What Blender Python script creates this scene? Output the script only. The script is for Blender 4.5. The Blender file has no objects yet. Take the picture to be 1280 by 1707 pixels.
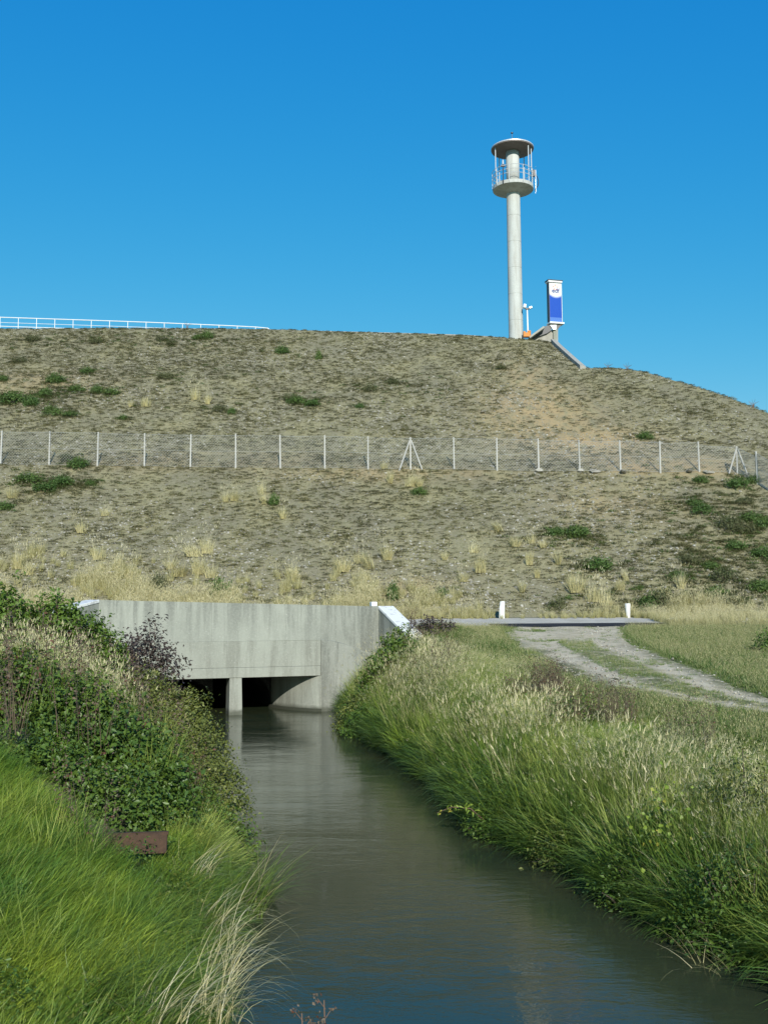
import bpy, math, random
import numpy as np
from mathutils import Vector, Matrix, noise as mnoise

SC = bpy.context.scene
COL = SC.collection
rng = np.random.default_rng(7)
random.seed(7)

# ------------------------------------------------------------------ camera
CAM_Z, FPX, PITCH, ROLL = 3.5, 1700.0, math.radians(5.78), math.radians(0.35)
cam_d = bpy.data.cameras.new('camera')
cam = bpy.data.objects.new('camera', cam_d)
COL.objects.link(cam)
SC.camera = cam
cam_d.sensor_fit = 'HORIZONTAL'
cam_d.sensor_width = 36.0
cam_d.lens = 36.0 * FPX / 1280.0
cam_d.clip_start = 0.1
cam_d.clip_end = 8000
cam.location = (0, 0, CAM_Z)
CAM_R = Matrix.Rotation(math.radians(90) + PITCH, 3, 'X') @ Matrix.Rotation(-ROLL, 3, 'Z')
cam.rotation_euler = CAM_R.to_euler()

# ------------------------------------------------------------------ light
SUN_EL, SUN_AZ = math.radians(25.0), math.radians(9.0)   # azimuth: right of straight behind the camera
world = bpy.data.worlds.new('World')
SC.world = world
world.use_nodes = True
nt = world.node_tree
nt.nodes.clear()
w_out = nt.nodes.new('ShaderNodeOutputWorld')
w_bg = nt.nodes.new('ShaderNodeBackground')
w_sky = nt.nodes.new('ShaderNodeTexSky')
w_sky.sky_type = 'NISHITA'
w_sky.sun_disc = False
w_sky.sun_elevation = SUN_EL
w_sky.sun_rotation = math.pi - SUN_AZ
w_sky.air_density = 1.0
w_sky.dust_density = 0.25
w_sky.ozone_density = 3.0
# the photograph's deep cyan blue: the sky's own colours, a response curve per channel
w_sep = nt.nodes.new('ShaderNodeSeparateColor'); w_com = nt.nodes.new('ShaderNodeCombineColor')
nt.links.new(w_sky.outputs[0], w_sep.inputs[0])
def w_math(op, a, b):
    nd = nt.nodes.new('ShaderNodeMath'); nd.operation = op
    for k, v in ((0, a), (1, b)):
        if isinstance(v, bpy.types.NodeSocket): nt.links.new(v, nd.inputs[k])
        else: nd.inputs[k].default_value = v
    return nd.outputs[0]
for ch, (gam, kk_) in enumerate(((2.39, 0.0139), (0.805, 0.157), (0.29, 0.462))):
    v = w_math('MULTIPLY', w_math('POWER', w_sep.outputs[ch], gam), kk_ * 6.6)
    if ch == 0: v = w_math('MINIMUM', v, w_math('MULTIPLY', w_sep.outputs[0], 0.06 * 6.6))
    nt.links.new(v, w_com.inputs[ch])
nt.links.new(w_com.outputs[0], w_bg.inputs['Color'])
w_bg.inputs['Strength'].default_value = 0.12
nt.links.new(w_bg.outputs[0], w_out.inputs[0])
sun_d = bpy.data.lights.new('sun', 'SUN')
sun_d.energy = 4.2
sun_d.angle = math.radians(0.53)
sun_d.color = (1.0, 0.965, 0.885)
sun = bpy.data.objects.new('sun', sun_d)
COL.objects.link(sun)
to_sun = Vector((math.sin(SUN_AZ) * math.cos(SUN_EL), -math.cos(SUN_AZ) * math.cos(SUN_EL), math.sin(SUN_EL)))
sun.rotation_euler = to_sun.to_track_quat('Z', 'Y').to_euler()
sun.location = (10, -30, 30)
SC.view_settings.view_transform = 'Standard'
SC.view_settings.look = 'None'
SC.view_settings.gamma = 1.0
SC.view_settings.exposure = 0.33
try:
    SC.view_settings.use_curve_mapping = False
except Exception:
    pass
SC.cycles.max_bounces = 6
SC.cycles.transparent_max_bounces = 6

# ------------------------------------------------------------------ layout helpers
def ray(px, py):
    v = CAM_R @ Vector(((px - 640.0) / FPX, -(py - 853.5) / FPX, -1.0))
    return v

def at_y(px, py, y):
    v = ray(px, py)
    t = y / v.y
    return Vector((v.x * t, y, CAM_Z + v.z * t))

def at_z(px, py, z):
    v = ray(px, py)
    t = (z - CAM_Z) / v.z
    return Vector((v.x * t, v.y * t, z))

# ------------------------------------------------------------------ value noise (numpy)
_PERM = np.random.default_rng(3).random((256, 256))
def vnoise(x, y, s=1.0, seed=0):
    x = np.asarray(x, float) / s + seed * 17.31
    y = np.asarray(y, float) / s + seed * 9.77
    xi, yi = np.floor(x).astype(int), np.floor(y).astype(int)
    fx, fy = x - xi, y - yi
    fx = fx * fx * (3 - 2 * fx); fy = fy * fy * (3 - 2 * fy)
    a = _PERM[xi % 256, yi % 256]; b = _PERM[(xi + 1) % 256, yi % 256]
    c = _PERM[xi % 256, (yi + 1) % 256]; d = _PERM[(xi + 1) % 256, (yi + 1) % 256]
    return (a * (1 - fx) + b * fx) * (1 - fy) + (c * (1 - fx) + d * fx) * fy
def fbm(x, y, s, seed=0, o=3):
    r, a = 0, 0.5
    for k in range(o):
        r = r + a * (vnoise(x, y, s / 2 ** k, seed + k) - 0.5); a *= 0.5
    return r
def sstep(a, b, x):
    t = np.clip((np.asarray(x, float) - a) / (b - a), 0, 1)
    return t * t * (3 - 2 * t)

# ------------------------------------------------------------------ terrain
Y_TOE, Z_TOE, SLOPE = 49.6, 3.36, 0.577
S0 = np.array([-2.35, 37.9]); E = np.array([0.94, 0.342]); NB = np.array([-0.342, 0.94])
R_LEFT, R_RIGHT = -7.94, 2.26

def xr(y):
    y = np.asarray(y, float)
    return np.interp(y, [-40, 0, 5, 10.1, 15.6, 19, 23.1, 29, 33, 38.0, 39], [9, 6.0, 4.9, 3.66, 1.9, 1.3, 0.8, -0.3, -1.0, -1.75, -2.0]) + 0.75 * fbm(0 * y, y, 2.6, 151, 3) * (y < 36)
def xl(y):
    y = np.asarray(y, float)
    return np.interp(y, [-40, 0, 6, 9.3, 13.6, 17.8, 25, 34.8, 38], [-1.7, -1.5, -1.45, -1.65, -1.9, -2.75, -4.7, -8.5, -9.6]) + 0.5 * fbm(0 * y, y, 2.2, 157, 3) * (y < 36)

_sil = [(-40, 547), (0, 547), (300, 546), (450, 548), (560, 551), (640, 553), (780, 557), (850, 562), (900, 566), (925, 570),
        (946, 589), (971, 611), (985, 612), (1020, 613), (1050, 616), (1075, 620), (1100, 627), (1150, 640), (1200, 656), (1240, 671), (1290, 690), (1350, 716)]
_cx, _cz = [], []
for px, py in _sil:
    v = ray(px, py)
    # CAM_Z + t v.z = Z_TOE + SLOPE (t v.y - Y_TOE)
    t = (Z_TOE - SLOPE * Y_TOE - CAM_Z) / (v.z - SLOPE * v.y)
    _cx.append(v.x * t); _cz.append(CAM_Z + v.z * t)
_cx = [-400, -120] + _cx + [_cx[-1] + 12, _cx[-1] + 45]
_cz = [_cz[0], _cz[0]] + _cz + [_cz[-1] - 6.5, 3.0]
_o = np.argsort(_cx)
_cx, _cz = np.array(_cx)[_o], np.array(_cz)[_o]
def zc(x):
    return np.interp(x, _cx, _cz)
def crest_y(x):
    return Y_TOE + (zc(x) - Z_TOE) / SLOPE

def terrain(x, y):
    x = np.asarray(x, float); y = np.asarray(y, float)
    dr = x - xr(y); dl = xl(y) - x
    zp = np.clip(0.62 + 0.053 * y, 1.25, 2.9) + np.clip(-(y + 5) * 0.02, 0, 1)
    zl = np.interp(y, [-10, 0, 8, 12, 20, 30, 36, 40, 48], [1.5, 1.5, 1.6, 1.85, 2.25, 2.55, 2.75, 2.9, 3.0])
    tR = np.clip(dr / 4.4, 0, 1); tL = np.clip(dl / 3.6, 0, 1)
    right = zp * (1 - (1 - tR) ** 1.7)
    left = zl * (1 - (1 - tL) ** 1.6)
    bed = -0.9 * np.clip(np.minimum(-dr, -dl) / 0.7, 0, 1)
    z = np.where(dr > 0, right, np.where(dl > 0, left, bed))
    rough = fbm(x, y, 2.2, 1) * 0.35
    z = z + np.where((dr > 0.4), rough * np.clip(tR * 2, 0, 1) * np.where(dr > 5, 0.3, 1), 0) + np.where(dl > 0.3, rough * np.clip(tL * 2, 0, 1), 0)
    # fill behind the culvert headwall
    q = (x - S0[0]) * NB[0] + (y - S0[1]) * NB[1]
    r = (x - S0[0]) * E[0] + (y - S0[1]) * E[1]
    fill = 3.05 + 0.45 * np.exp(-((r + 3) / 6.5) ** 2) * np.exp(-(q - 0.5) / 5)
    side = sstep(-12.5, -9.5, r) * (1 - sstep(2.3, 5.5, r))
    k = side * sstep(0.30, 0.46, q)
    z = np.where(q > 0.3, z * (1 - k) + np.maximum(fill, 2.7) * k, z)
    # bank behind the right wing wall
    wx = 2.0; m = np.exp(-(((x - 1.6) / 1.5) ** 2 + ((y - 38.3) / 1.8) ** 2))
    z = np.where((x > 0.75) & (q <= 0.3) | (r > 2.5), np.maximum(z, z + m * 0.55), z)
    # road bench
    road = 2.93 + (y - 43.5) * 0.068
    rk = sstep(41.5, 43.6, y)
    z = z * (1 - rk) + np.where(y > 41.4, road, z) * rk
    # embankment
    hill = Z_TOE + SLOPE * (y - Y_TOE)
    cz_ = zc(x)
    bump = fbm(x, y, 6.0, 5, 3) * 0.55 + fbm(x, y, 1.1, 9, 2) * 0.16
    hill = hill + bump * sstep(0, 3, y - Y_TOE)
    d = hill - cz_
    kk = 0.35
    hsm = np.where(d < -kk, hill, np.where(d > kk, cz_, hill - (d + kk) ** 2 / (4 * kk)))
    back = cz_ - np.clip(y - 150, 0, None) * 0.5
    hsm = np.where(y > 150, np.maximum(np.minimum(hsm, back), 2.0), hsm)
    z = np.where(y > Y_TOE, np.maximum(hsm, 1.0), z)
    return z

def tz(x, y):
    return float(terrain(np.array([x]), np.array([y]))[0])

def hit(px, py, y0=4.0, y1=130.0):
    """ground point seen at a photo pixel"""
    v = ray(px, py)
    ys = np.concatenate([np.arange(y0, 50, 0.1), np.arange(50, y1, 0.12)])
    t = ys / v.y
    xs = v.x * t; zs = CAM_Z + v.z * t
    g = terrain(xs, ys)
    below = np.nonzero(zs < g)[0]
    if len(below) == 0:
        i = int(np.argmin(zs - g))
    else:
        i = int(below[0])
    return Vector((xs[i], ys[i], g[i]))

# ------------------------------------------------------------------ node helpers
class NM:
    def __init__(self, name):
        self.m = bpy.data.materials.new(name)
        self.m.use_nodes = True
        self.t = self.m.node_tree
        self.t.nodes.clear()
        self.out = self.t.nodes.new('ShaderNodeOutputMaterial')
    def n(self, typ, props=None, **inp):
        nd = self.t.nodes.new(typ)
        for k, v in (props or {}).items():
            setattr(nd, k, v)
        for k, v in inp.items():
            self.set(nd, k.replace('_', ' '), v)
        return nd
    def set(self, nd, key, v):
        sock = nd.inputs[int(key)] if str(key).isdigit() else nd.inputs[key]
        if isinstance(v, bpy.types.NodeSocket):
            self.t.links.new(v, sock)
        else:
            if sock.type == 'RGBA' and isinstance(v, (tuple, list)) and len(v) == 3:
                v = (*v, 1)
            sock.default_value = v
    def pos(self, sx=1, sy=1, sz=1, obj=False):
        if obj:
            g = self.n('ShaderNodeTexCoord').outputs['Object']
        else:
            g = self.n('ShaderNodeNewGeometry').outputs['Position']
        mp = self.n('ShaderNodeMapping')
        self.set(mp, 'Vector', g); mp.inputs['Scale'].default_value = (sx, sy, sz)
        return mp.outputs[0]
    def noise(self, vec, scale, detail=4, rough=0.55, dist=0):
        nd = self.n('ShaderNodeTexNoise', Vector=vec, Scale=scale, Detail=detail, Roughness=rough, Distortion=dist)
        return nd.outputs['Fac']
    def ramp(self, fac, a, b, ca=(0, 0, 0), cb=(1, 1, 1)):
        nd = self.n('ShaderNodeValToRGB')
        e = nd.color_ramp.elements
        e[0].position, e[1].position = a, b
        e[0].color, e[1].color = (*ca, 1), (*cb, 1)
        self.set(nd, 'Fac', fac)
        return nd.outputs['Color']
    def mix(self, fac, a, b, mode='MIX'):
        nd = self.n('ShaderNodeMix', {'data_type': 'RGBA', 'blend_type': mode})
        for i, v in ((0, fac), (6, a), (7, b)):
            s = nd.inputs[i]
            if isinstance(v, bpy.types.NodeSocket):
                self.t.links.new(v, s)
            else:
                s.default_value = (*v, 1) if isinstance(v, (tuple, list)) else v
        return nd.outputs[2]
    def math(self, op, a, b=0.0):
        nd = self.n('ShaderNodeMath', {'operation': op})
        self.set(nd, '0', a); self.set(nd, '1', b)
        return nd.outputs[0]
    def attr(self, name):
        return self.n('ShaderNodeAttribute', {'attribute_name': name}).outputs['Fac']
    def bump(self, h, strength=0.5, dist=0.02):
        return self.n('ShaderNodeBump', Height=h, Strength=strength, Distance=dist).outputs[0]
    def pbr(self, col, rough=0.8, normal=None, metal=0.0, spec=0.5, **kw):
        b = self.n('ShaderNodeBsdfPrincipled')
        self.set(b, 'Base Color', col); self.set(b, 'Roughness', rough); self.set(b, 'Metallic', metal)
        self.set(b, 'Specular IOR Level', spec)
        for k, v in kw.items():
            self.set(b, k.replace('_', ' '), v)
        if normal is not None:
            self.set(b, 'Normal', normal)
        self.t.links.new(b.outputs[0], self.out.inputs[0])
        return self.m

def painted(name, col, rough=0.5, metal=0.0, var=0.12, dirt=(0.25, 0.22, 0.18)):
    k = NM(name)
    p = k.pos()
    f = k.ramp(k.noise(p, 3.0, 5, 0.65), 0.45, 0.8)
    c = k.mix(k.math('MULTIPLY', f, var * 3), col, tuple(x * 0.55 + d * 0.3 for x, d in zip(col, dirt)))
    return k.pbr(c, rough, k.bump(k.noise(p, 60, 3), 0.15, 0.004), metal)

def concrete(name, base, dark, streak=0.6, scale=1.0, white=0.0, top=None):
    k = NM(name)
    p = k.pos()
    ps = k.pos(3.0 * scale, 3.0 * scale, 0.28 * scale)
    big = k.noise(p, 0.55 * scale, 5, 0.6)
    st = k.ramp(k.noise(ps, 1.0, 6, 0.62, 0.3), 0.46, 0.60)
    if top:      # run-off stains are thickest below the top edge
        zz = k.n('ShaderNodeSeparateXYZ'); k.set(zz, '0', p)
        st = k.math('MULTIPLY', st, k.ramp(k.math('DIVIDE', zz.outputs[2], 6.0), top[0] / 6, top[1] / 6, (0.35,) * 3))
    fine = k.noise(p, 14, 6, 0.7)
    c = k.mix(k.math('MULTIPLY', k.ramp(big, 0.35, 0.68), 0.75), base, tuple(b * 0.55 + d * 0.45 for b, d in zip(base, dark)))
    c = k.mix(k.math('MULTIPLY', st, streak), c, dark)
    c = k.mix(k.math('MULTIPLY', k.ramp(fine, 0.40, 0.75), 0.3), c, tuple(min(1, b * 1.35) for b in base))
    sp = k.ramp(k.noise(p, 34, 2, 0.5), 0.66, 0.71)
    c = k.mix(k.math('MULTIPLY', sp, 0.5), c, (0.55, 0.54, 0.5))
    if white:
        c = k.mix(k.ramp(k.noise(p, 5, 4, 0.6), 0.62 - white * 0.3, 0.64 - white * 0.3), c, (0.66, 0.66, 0.63))
    wl = k.n('ShaderNodeSeparateXYZ'); k.set(wl, '0', p)      # damp algae line at the water
    wz_ = k.math('ADD', wl.outputs[2], k.math('MULTIPLY', k.noise(p, 3, 3), 0.2))
    c = k.mix(k.math('MULTIPLY', k.ramp(wz_, 0.20, 0.34, (1, 1, 1), (0, 0, 0)), 0.75), c, (0.055, 0.06, 0.04))
    pit = k.ramp(k.noise(p, 22, 3, 0.6), 0.28, 0.36)
    hgt = k.math('ADD', k.math('MULTIPLY', fine, 0.6), k.math('MULTIPLY', pit, 0.5))
    return k.pbr(c, 0.9, k.bump(hgt, 0.55, 0.012), spec=0.25)

def leafy(name, c1, c2, c3=None, trans=0.35, rough=0.55, patch=0.5, pscale=0.5):
    """foliage: colour varies blade by blade (tint), clump by clump and in patches over the ground"""
    k = NM(name)
    t = k.attr('tint')
    rnd = k.n('ShaderNodeObjectInfo').outputs['Random']
    ps = k.noise(k.pos(), pscale, 3, 0.6)
    f = k.math('ADD', k.math('MULTIPLY', t, 0.6), k.math('MULTIPLY', k.math('SUBTRACT', ps, 0.5), patch * 2))
    f = k.math('ADD', f, k.math('MULTIPLY', k.math('SUBTRACT', rnd, 0.3), 0.3))
    c = k.mix(k.n('ShaderNodeClamp', Value=f).outputs[0], c1, c2)
    if c3:
        c = k.mix(k.ramp(t, 0.86, 0.9), c, c3)
    d = k.n('ShaderNodeBsdfPrincipled')
    k.set(d, 'Base Color', c); k.set(d, 'Roughness', rough); k.set(d, 'Specular IOR Level', 0.35)
    tr = k.n('ShaderNodeBsdfTranslucent')
    k.set(tr, 'Color', c)
    mx = k.n('ShaderNodeMixShader')
    k.set(mx, '0', trans)
    k.t.links.new(d.outputs[0], mx.inputs[1]); k.t.links.new(tr.outputs[0], mx.inputs[2])
    k.t.links.new(mx.outputs[0], k.out.inputs[0])
    return k.m

# ------------------------------------------------------------------ mesh helpers
class MB:
    def __init__(self):
        self.v, self.f = [], []
    def add(self, vs, fs):
        o = len(self.v)
        self.v += [tuple(v) for v in vs]
        self.f += [tuple(i + o for i in f) for f in fs]
        return self
    def box(self, c, s, rz=0.0, m=None):
        vs = []
        for sx in (-.5, .5):
            for sy in (-.5, .5):
                for sz in (-.5, .5):
                    vs.append(Vector((sx * s[0], sy * s[1], sz * s[2])))
        R = m if m is not None else Matrix.Rotation(rz, 3, 'Z')
        vs = [R @ v + Vector(c) for v in vs]
        return self.add(vs, [(0, 1, 3, 2), (4, 6, 7, 5), (0, 4, 5, 1), (2, 3, 7, 6), (0, 2, 6, 4), (1, 5, 7, 3)])
    def tube(self, pts, r, n=6, cap=True):
        pts = [Vector(p) for p in pts]
        rs = r if isinstance(r, (list, tuple)) else [r] * len(pts)
        vs, fs = [], []
        up = Vector((0, 0, 1))
        prev = None
        for i, p in enumerate(pts):
            d = (pts[min(i + 1, len(pts) - 1)] - pts[max(i - 1, 0)]).normalized()
            if prev is None:
                a = d.cross(up if abs(d.z) < 0.95 else Vector((1, 0, 0))).normalized()
            else:
                a = (prev - d * prev.dot(d)).normalized()
            prev = a
            b = d.cross(a)
            for k in range(n):
                t = 2 * math.pi * k / n
                vs.append(p + (a * math.cos(t) + b * math.sin(t)) * rs[i])
        for i in range(len(pts) - 1):
            for k in range(n):
                fs.append((i * n + k, i * n + (k + 1) % n, (i + 1) * n + (k + 1) % n, (i + 1) * n + k))
        if cap:
            fs.append(tuple(range(n))[::-1]); fs.append(tuple((len(pts) - 1) * n + k for k in range(n)))
        return self.add(vs, fs)
    def lathe(self, prof, c=(0, 0, 0), n=40):
        vs, fs = [], []
        for r, z in prof:
            for k in range(n):
                t = 2 * math.pi * k / n
                vs.append((c[0] + r * math.cos(t), c[1] + r * math.sin(t), c[2] + z))
        for i in range(len(prof) - 1):
            for k in range(n):
                fs.append((i * n + k, i * n + (k + 1) % n, (i + 1) * n + (k + 1) % n, (i + 1) * n + k))
        if prof[0][0] > 1e-4: fs.append(tuple(range(n))[::-1])
        if prof[-1][0] > 1e-4: fs.append(tuple((len(prof) - 1) * n + k for k in range(n)))
        return self.add(vs, fs)
    def prism(self, bottom, top):
        n = len(bottom)
        fs = [tuple(range(n))[::-1], tuple(range(n, 2 * n))]
        fs += [(i, (i + 1) % n, n + (i + 1) % n, n + i) for i in range(n)]
        return self.add(list(bottom) + list(top), fs)
    def mesh(self, name, mat, smooth=False):
        me = bpy.data.meshes.new(name)
        me.from_pydata(self.v, [], self.f)
        me.materials.append(mat)
        if smooth:
            me.polygons.foreach_set('use_smooth', [True] * len(me.polygons))
        me.update()
        return me
    def build(self, name, mat, parent=None, smooth=False, bevel=0.0):
        o = link(name, self.mesh(name, mat, smooth), parent)
        if bevel:
            b = o.modifiers.new('bevel', 'BEVEL'); b.width = bevel; b.segments = 2; b.limit_method = 'ANGLE'
        return o

def link(name, me, parent=None, loc=None):
    o = bpy.data.objects.new(name, me)
    COL.objects.link(o)
    if parent is not None:
        o.parent = parent
    if loc is not None:
        o.location = loc
    return o

def tag(o, label=None, cat=None, group=None, kind=None):
    if label: o['label'] = label
    if cat: o['category'] = cat
    if group: o['group'] = group
    if kind: o['kind'] = kind
    return o

def thing(name, label, cat, loc=(0, 0, 0), rz=0.0, group=None):
    o = link(name, None, None, loc)
    o.rotation_euler = (0, 0, rz)
    return tag(o, label, cat, group)

def np_mesh(name, verts, quads=None, tris=None, mat=None, attrs=None, smooth=False):
    me = bpy.data.meshes.new(name)
    verts = np.asarray(verts, np.float32)
    me.vertices.add(len(verts))
    me.vertices.foreach_set('co', verts.ravel())
    nq = 0 if quads is None else len(quads); ntri = 0 if tris is None else len(tris)
    loops = []
    if nq: loops.append(np.asarray(quads, np.int32).ravel())
    if ntri: loops.append(np.asarray(tris, np.int32).ravel())
    loops = np.concatenate(loops)
    me.loops.add(len(loops))
    me.loops.foreach_set('vertex_index', loops)
    me.polygons.add(nq + ntri)
    starts = np.concatenate([np.arange(nq) * 4, nq * 4 + np.arange(ntri) * 3]).astype(np.int32)
    me.polygons.foreach_set('loop_start', starts)
    me.update(calc_edges=True)
    if smooth:
        me.polygons.foreach_set('use_smooth', np.ones(nq + ntri, bool))
    for k, a in (attrs or {}).items():
        at = me.attributes.new(k, 'FLOAT', 'POINT')
        at.data.foreach_set('value', np.asarray(a, np.float32))
    if mat: me.materials.append(mat)
    me.validate()
    return me

# ------------------------------------------------------------------ foliage generators (numpy arrays)
class Leaves:
    """collects blades and leaves into one mesh with a per-blade tint"""
    def __init__(self):
        self.V, self.Q, self.T, self.A, self.n = [], [], [], [], 0
    def _push(self, v, q, t, a):
        if len(q): self.Q.append(np.asarray(q) + self.n)
        if len(t): self.T.append(np.asarray(t) + self.n)
        self.V.append(v); self.A.append(a); self.n += len(v)
    def blades(self, base, h, w, az, th0, bend, segs=3, tint=None, gz=None):
        """base (n,3), arc length h, width w, azimuth az of the lean, start angle th0, total bend"""
        n = len(base)
        h = np.broadcast_to(h, n); w = np.broadcast_to(w, n); th0 = np.broadcast_to(th0, n); bend = np.broadcast_to(bend, n)
        tint = rng.random(n) if tint is None else np.broadcast_to(tint, n)
        d = np.stack([np.cos(az), np.sin(az), np.zeros(n)], 1)
        sa = az + np.pi / 2 + rng.normal(0, 0.6, n)
        s = np.stack([np.cos(sa), np.sin(sa), np.zeros(n)], 1)
        p = np.array(base, float)
        rows = []
        for k in range(segs + 1):
            t = k / segs
            ww = w * (1 - t ** 1.6)
            if k < segs:
                rows.append(p - s * ww[:, None] / 2); rows.append(p + s * ww[:, None] / 2)
            else:
                rows.append(p.copy())
            th = th0 + bend * (t + 0.5 / segs)
            step = (h / segs)[:, None]
            p = p + d * (np.sin(th)[:, None] * step)
            p[:, 2] += np.cos(th) * step[:, 0]
        m = 2 * segs + 1
        v = np.stack(rows, 1).reshape(-1, 3)
        o = (np.arange(n) * m)[:, None]
        q = np.concatenate([o + np.array([[2 * k, 2 * k + 1, 2 * k + 3, 2 * k + 2]]) for k in range(segs - 1)], 0) if segs > 1 else np.zeros((0, 4), int)
        t3 = o + np.array([[2 * segs - 2, 2 * segs - 1, 2 * segs]])
        self._push(v, q, t3, np.repeat(tint, m))
        return p      # tips
    def leaves(self, c, size, nrm, tint=None, aspect=0.55, fold=0.25):
        """pointed folded leaves: 4 rim points, 2 triangles each side of the rib"""
        n = len(c)
        size = np.broadcast_to(size, n)
        tint = rng.random(n) if tint is None else np.broadcast_to(tint, n)
        nrm = nrm / np.linalg.norm(nrm, axis=1, keepdims=True)
        r = rng.normal(size=(n, 3))
        a = np.cross(nrm, r); a /= np.linalg.norm(a, axis=1, keepdims=True)
        a[:, 2] -= 0.25; a /= np.linalg.norm(a, axis=1, keepdims=True)
        b = np.cross(nrm, a)
        S = size[:, None]
        p0 = c - a * S * 0.5; p2 = c + a * S * 0.5 - nrm * S * 0.12
        mid = c - a * S * 0.08
        p1 = mid + b * S * aspect * 0.5 + nrm * S * fold * 0.5
        p3 = mid - b * S * aspect * 0.5 + nrm * S * fold * 0.5
        v = np.stack([p0, p1, p2, p3], 1).reshape(-1, 3)
        o = (np.arange(n) * 4)[:, None]
        t3 = np.concatenate([o + np.array([[0, 2, 1]]), o + np.array([[0, 3, 2]])], 0)
        self._push(v, np.zeros((0, 4), int), t3, np.repeat(tint, 4))
    def mesh(self, name, mat):
        Q = np.concatenate(self.Q) if self.Q else None
        T = np.concatenate(self.T) if self.T else None
        return np_mesh(name, np.concatenate(self.V), Q, T, mat, {'tint': np.concatenate(self.A)})

def U(a, b, n):
    return rng.uniform(a, b, n)

def disc(n, r):
    a = U(0, 2 * np.pi, n); q = r * np.sqrt(rng.random(n))
    return np.stack([q * np.cos(a), q * np.sin(a), np.zeros(n)], 1)

def tuft_mesh(name, mat, n, r, h, w, bend=(0.3, 1.2), spread=0.35, segs=3, seeds=0, az=None, lo=0.0):
    L = Leaves()
    b = disc(n, r)
    a = np.arctan2(b[:, 1], b[:, 0]) + rng.normal(0, 0.9, n) if az is None else az + rng.normal(0, 0.5, n)
    hh = U(h * 0.55, h, n)
    L.blades(b, hh, U(w * 0.6, w, n), a, U(0.02, spread, n), U(*bend, n), segs, tint=U(lo, 0.85, n))
    if seeds:
        b = disc(seeds, r * 0.8)
        a = U(0, 2 * np.pi, seeds) if az is None else az + rng.normal(0, 0.7, seeds)
        tips = L.blades(b, U(h * 0.95, h * 1.4, seeds), w * 0.55, a, U(0.02, spread * 0.7, seeds), U(0.1, 0.6, seeds), 4, tint=U(0.9, 1, seeds))
        for k in range(2):        # seed head: two short slim blades at the tip
            L.blades(tips - np.array([0, 0, h * 0.10]), U(h * 0.12, h * 0.2, seeds), w * 0.75, a + rng.normal(0, 0.5, seeds), U(0.0, 0.4, seeds), U(0.2, 0.8, seeds), 2, tint=U(0.9, 1, seeds))
    return L.mesh(name, mat)

def scatter(name, pts, scl, rz, protos, label, cat, tilt=None, idx=None):
    """one stuff object: clumps set out on the given ground points"""
    n = len(pts)
    me = bpy.data.meshes.new(name)
    me.vertices.add(n)
    me.vertices.foreach_set('co', np.asarray(pts, np.float32).ravel())
    rot = np.zeros((n, 3), np.float32); rot[:, 2] = rz
    if tilt is not None: rot[:, :2] = tilt
    a = me.attributes.new('rot', 'FLOAT_VECTOR', 'POINT'); a.data.foreach_set('vector', rot.ravel())
    a = me.attributes.new('scl', 'FLOAT', 'POINT'); a.data.foreach_set('value', np.broadcast_to(scl, n).astype(np.float32))
    a = me.attributes.new('idx', 'INT', 'POINT')
    a.data.foreach_set('value', (rng.integers(0, len(protos), n) if idx is None else idx).astype(np.int32))
    pc = bpy.data.collections.new(name + '_kinds')
    for k, pm in enumerate(protos):
        po = bpy.data.objects.new('%s_%02d' % (name, k), pm)
        pc.objects.link(po)
    g = bpy.data.node_groups.new(name + '_scatter', 'GeometryNodeTree')
    g.interface.new_socket('Geometry', in_out='INPUT', socket_type='NodeSocketGeometry')
    g.interface.new_socket('Geometry', in_out='OUTPUT', socket_type='NodeSocketGeometry')
    N = g.nodes.new
    gi, go, ci, ip = N('NodeGroupInput'), N('NodeGroupOutput'), N('GeometryNodeCollectionInfo'), N('GeometryNodeInstanceOnPoints')
    ci.inputs['Collection'].default_value = pc
    ci.inputs['Separate Children'].default_value = True
    ci.inputs['Reset Children'].default_value = True
    def na(nm, dt):
        q = N('GeometryNodeInputNamedAttribute'); q.data_type = dt; q.inputs['Name'].default_value = nm
        return [s for s in q.outputs if s.enabled and s.name == 'Attribute'][0]
    g.links.new(gi.outputs[0], ip.inputs['Points'])
    g.links.new(ci.outputs[0], ip.inputs['Instance'])
    ip.inputs['Pick Instance'].default_value = True
    g.links.new(na('idx', 'INT'), ip.inputs['Instance Index'])
    er = N('FunctionNodeEulerToRotation')
    g.links.new(na('rot', 'FLOAT_VECTOR'), er.inputs[0])
    g.links.new(er.outputs[0], ip.inputs['Rotation'])
    g.links.new(na('scl', 'FLOAT'), ip.inputs['Scale'])
    g.links.new(ip.outputs[0], go.inputs[0])
    o = link(name, me)
    md = o.modifiers.new('scatter', 'NODES'); md.node_group = g
    return tag(o, label, cat, None, 'stuff')

# ------------------------------------------------------------------ materials
M = {}
def ground_mat():
    k = NM('meadow_soil')
    p = k.pos()
    a = k.ramp(k.noise(p, 0.9, 5, 0.65), 0.35, 0.65, (0.055, 0.07, 0.025), (0.13, 0.125, 0.06))
    f = k.noise(p, 9, 6, 0.7)
    c = k.mix(k.math('MULTIPLY', k.ramp(f, 0.45, 0.75), 0.55), a, (0.17, 0.15, 0.085))
    mud = k.attr('mud')
    c = k.mix(mud, c, (0.05, 0.043, 0.03))
    return k.pbr(c, 0.95, k.bump(f, 0.8, 0.05), spec=0.2)
M['ground'] = ground_mat()

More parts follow.
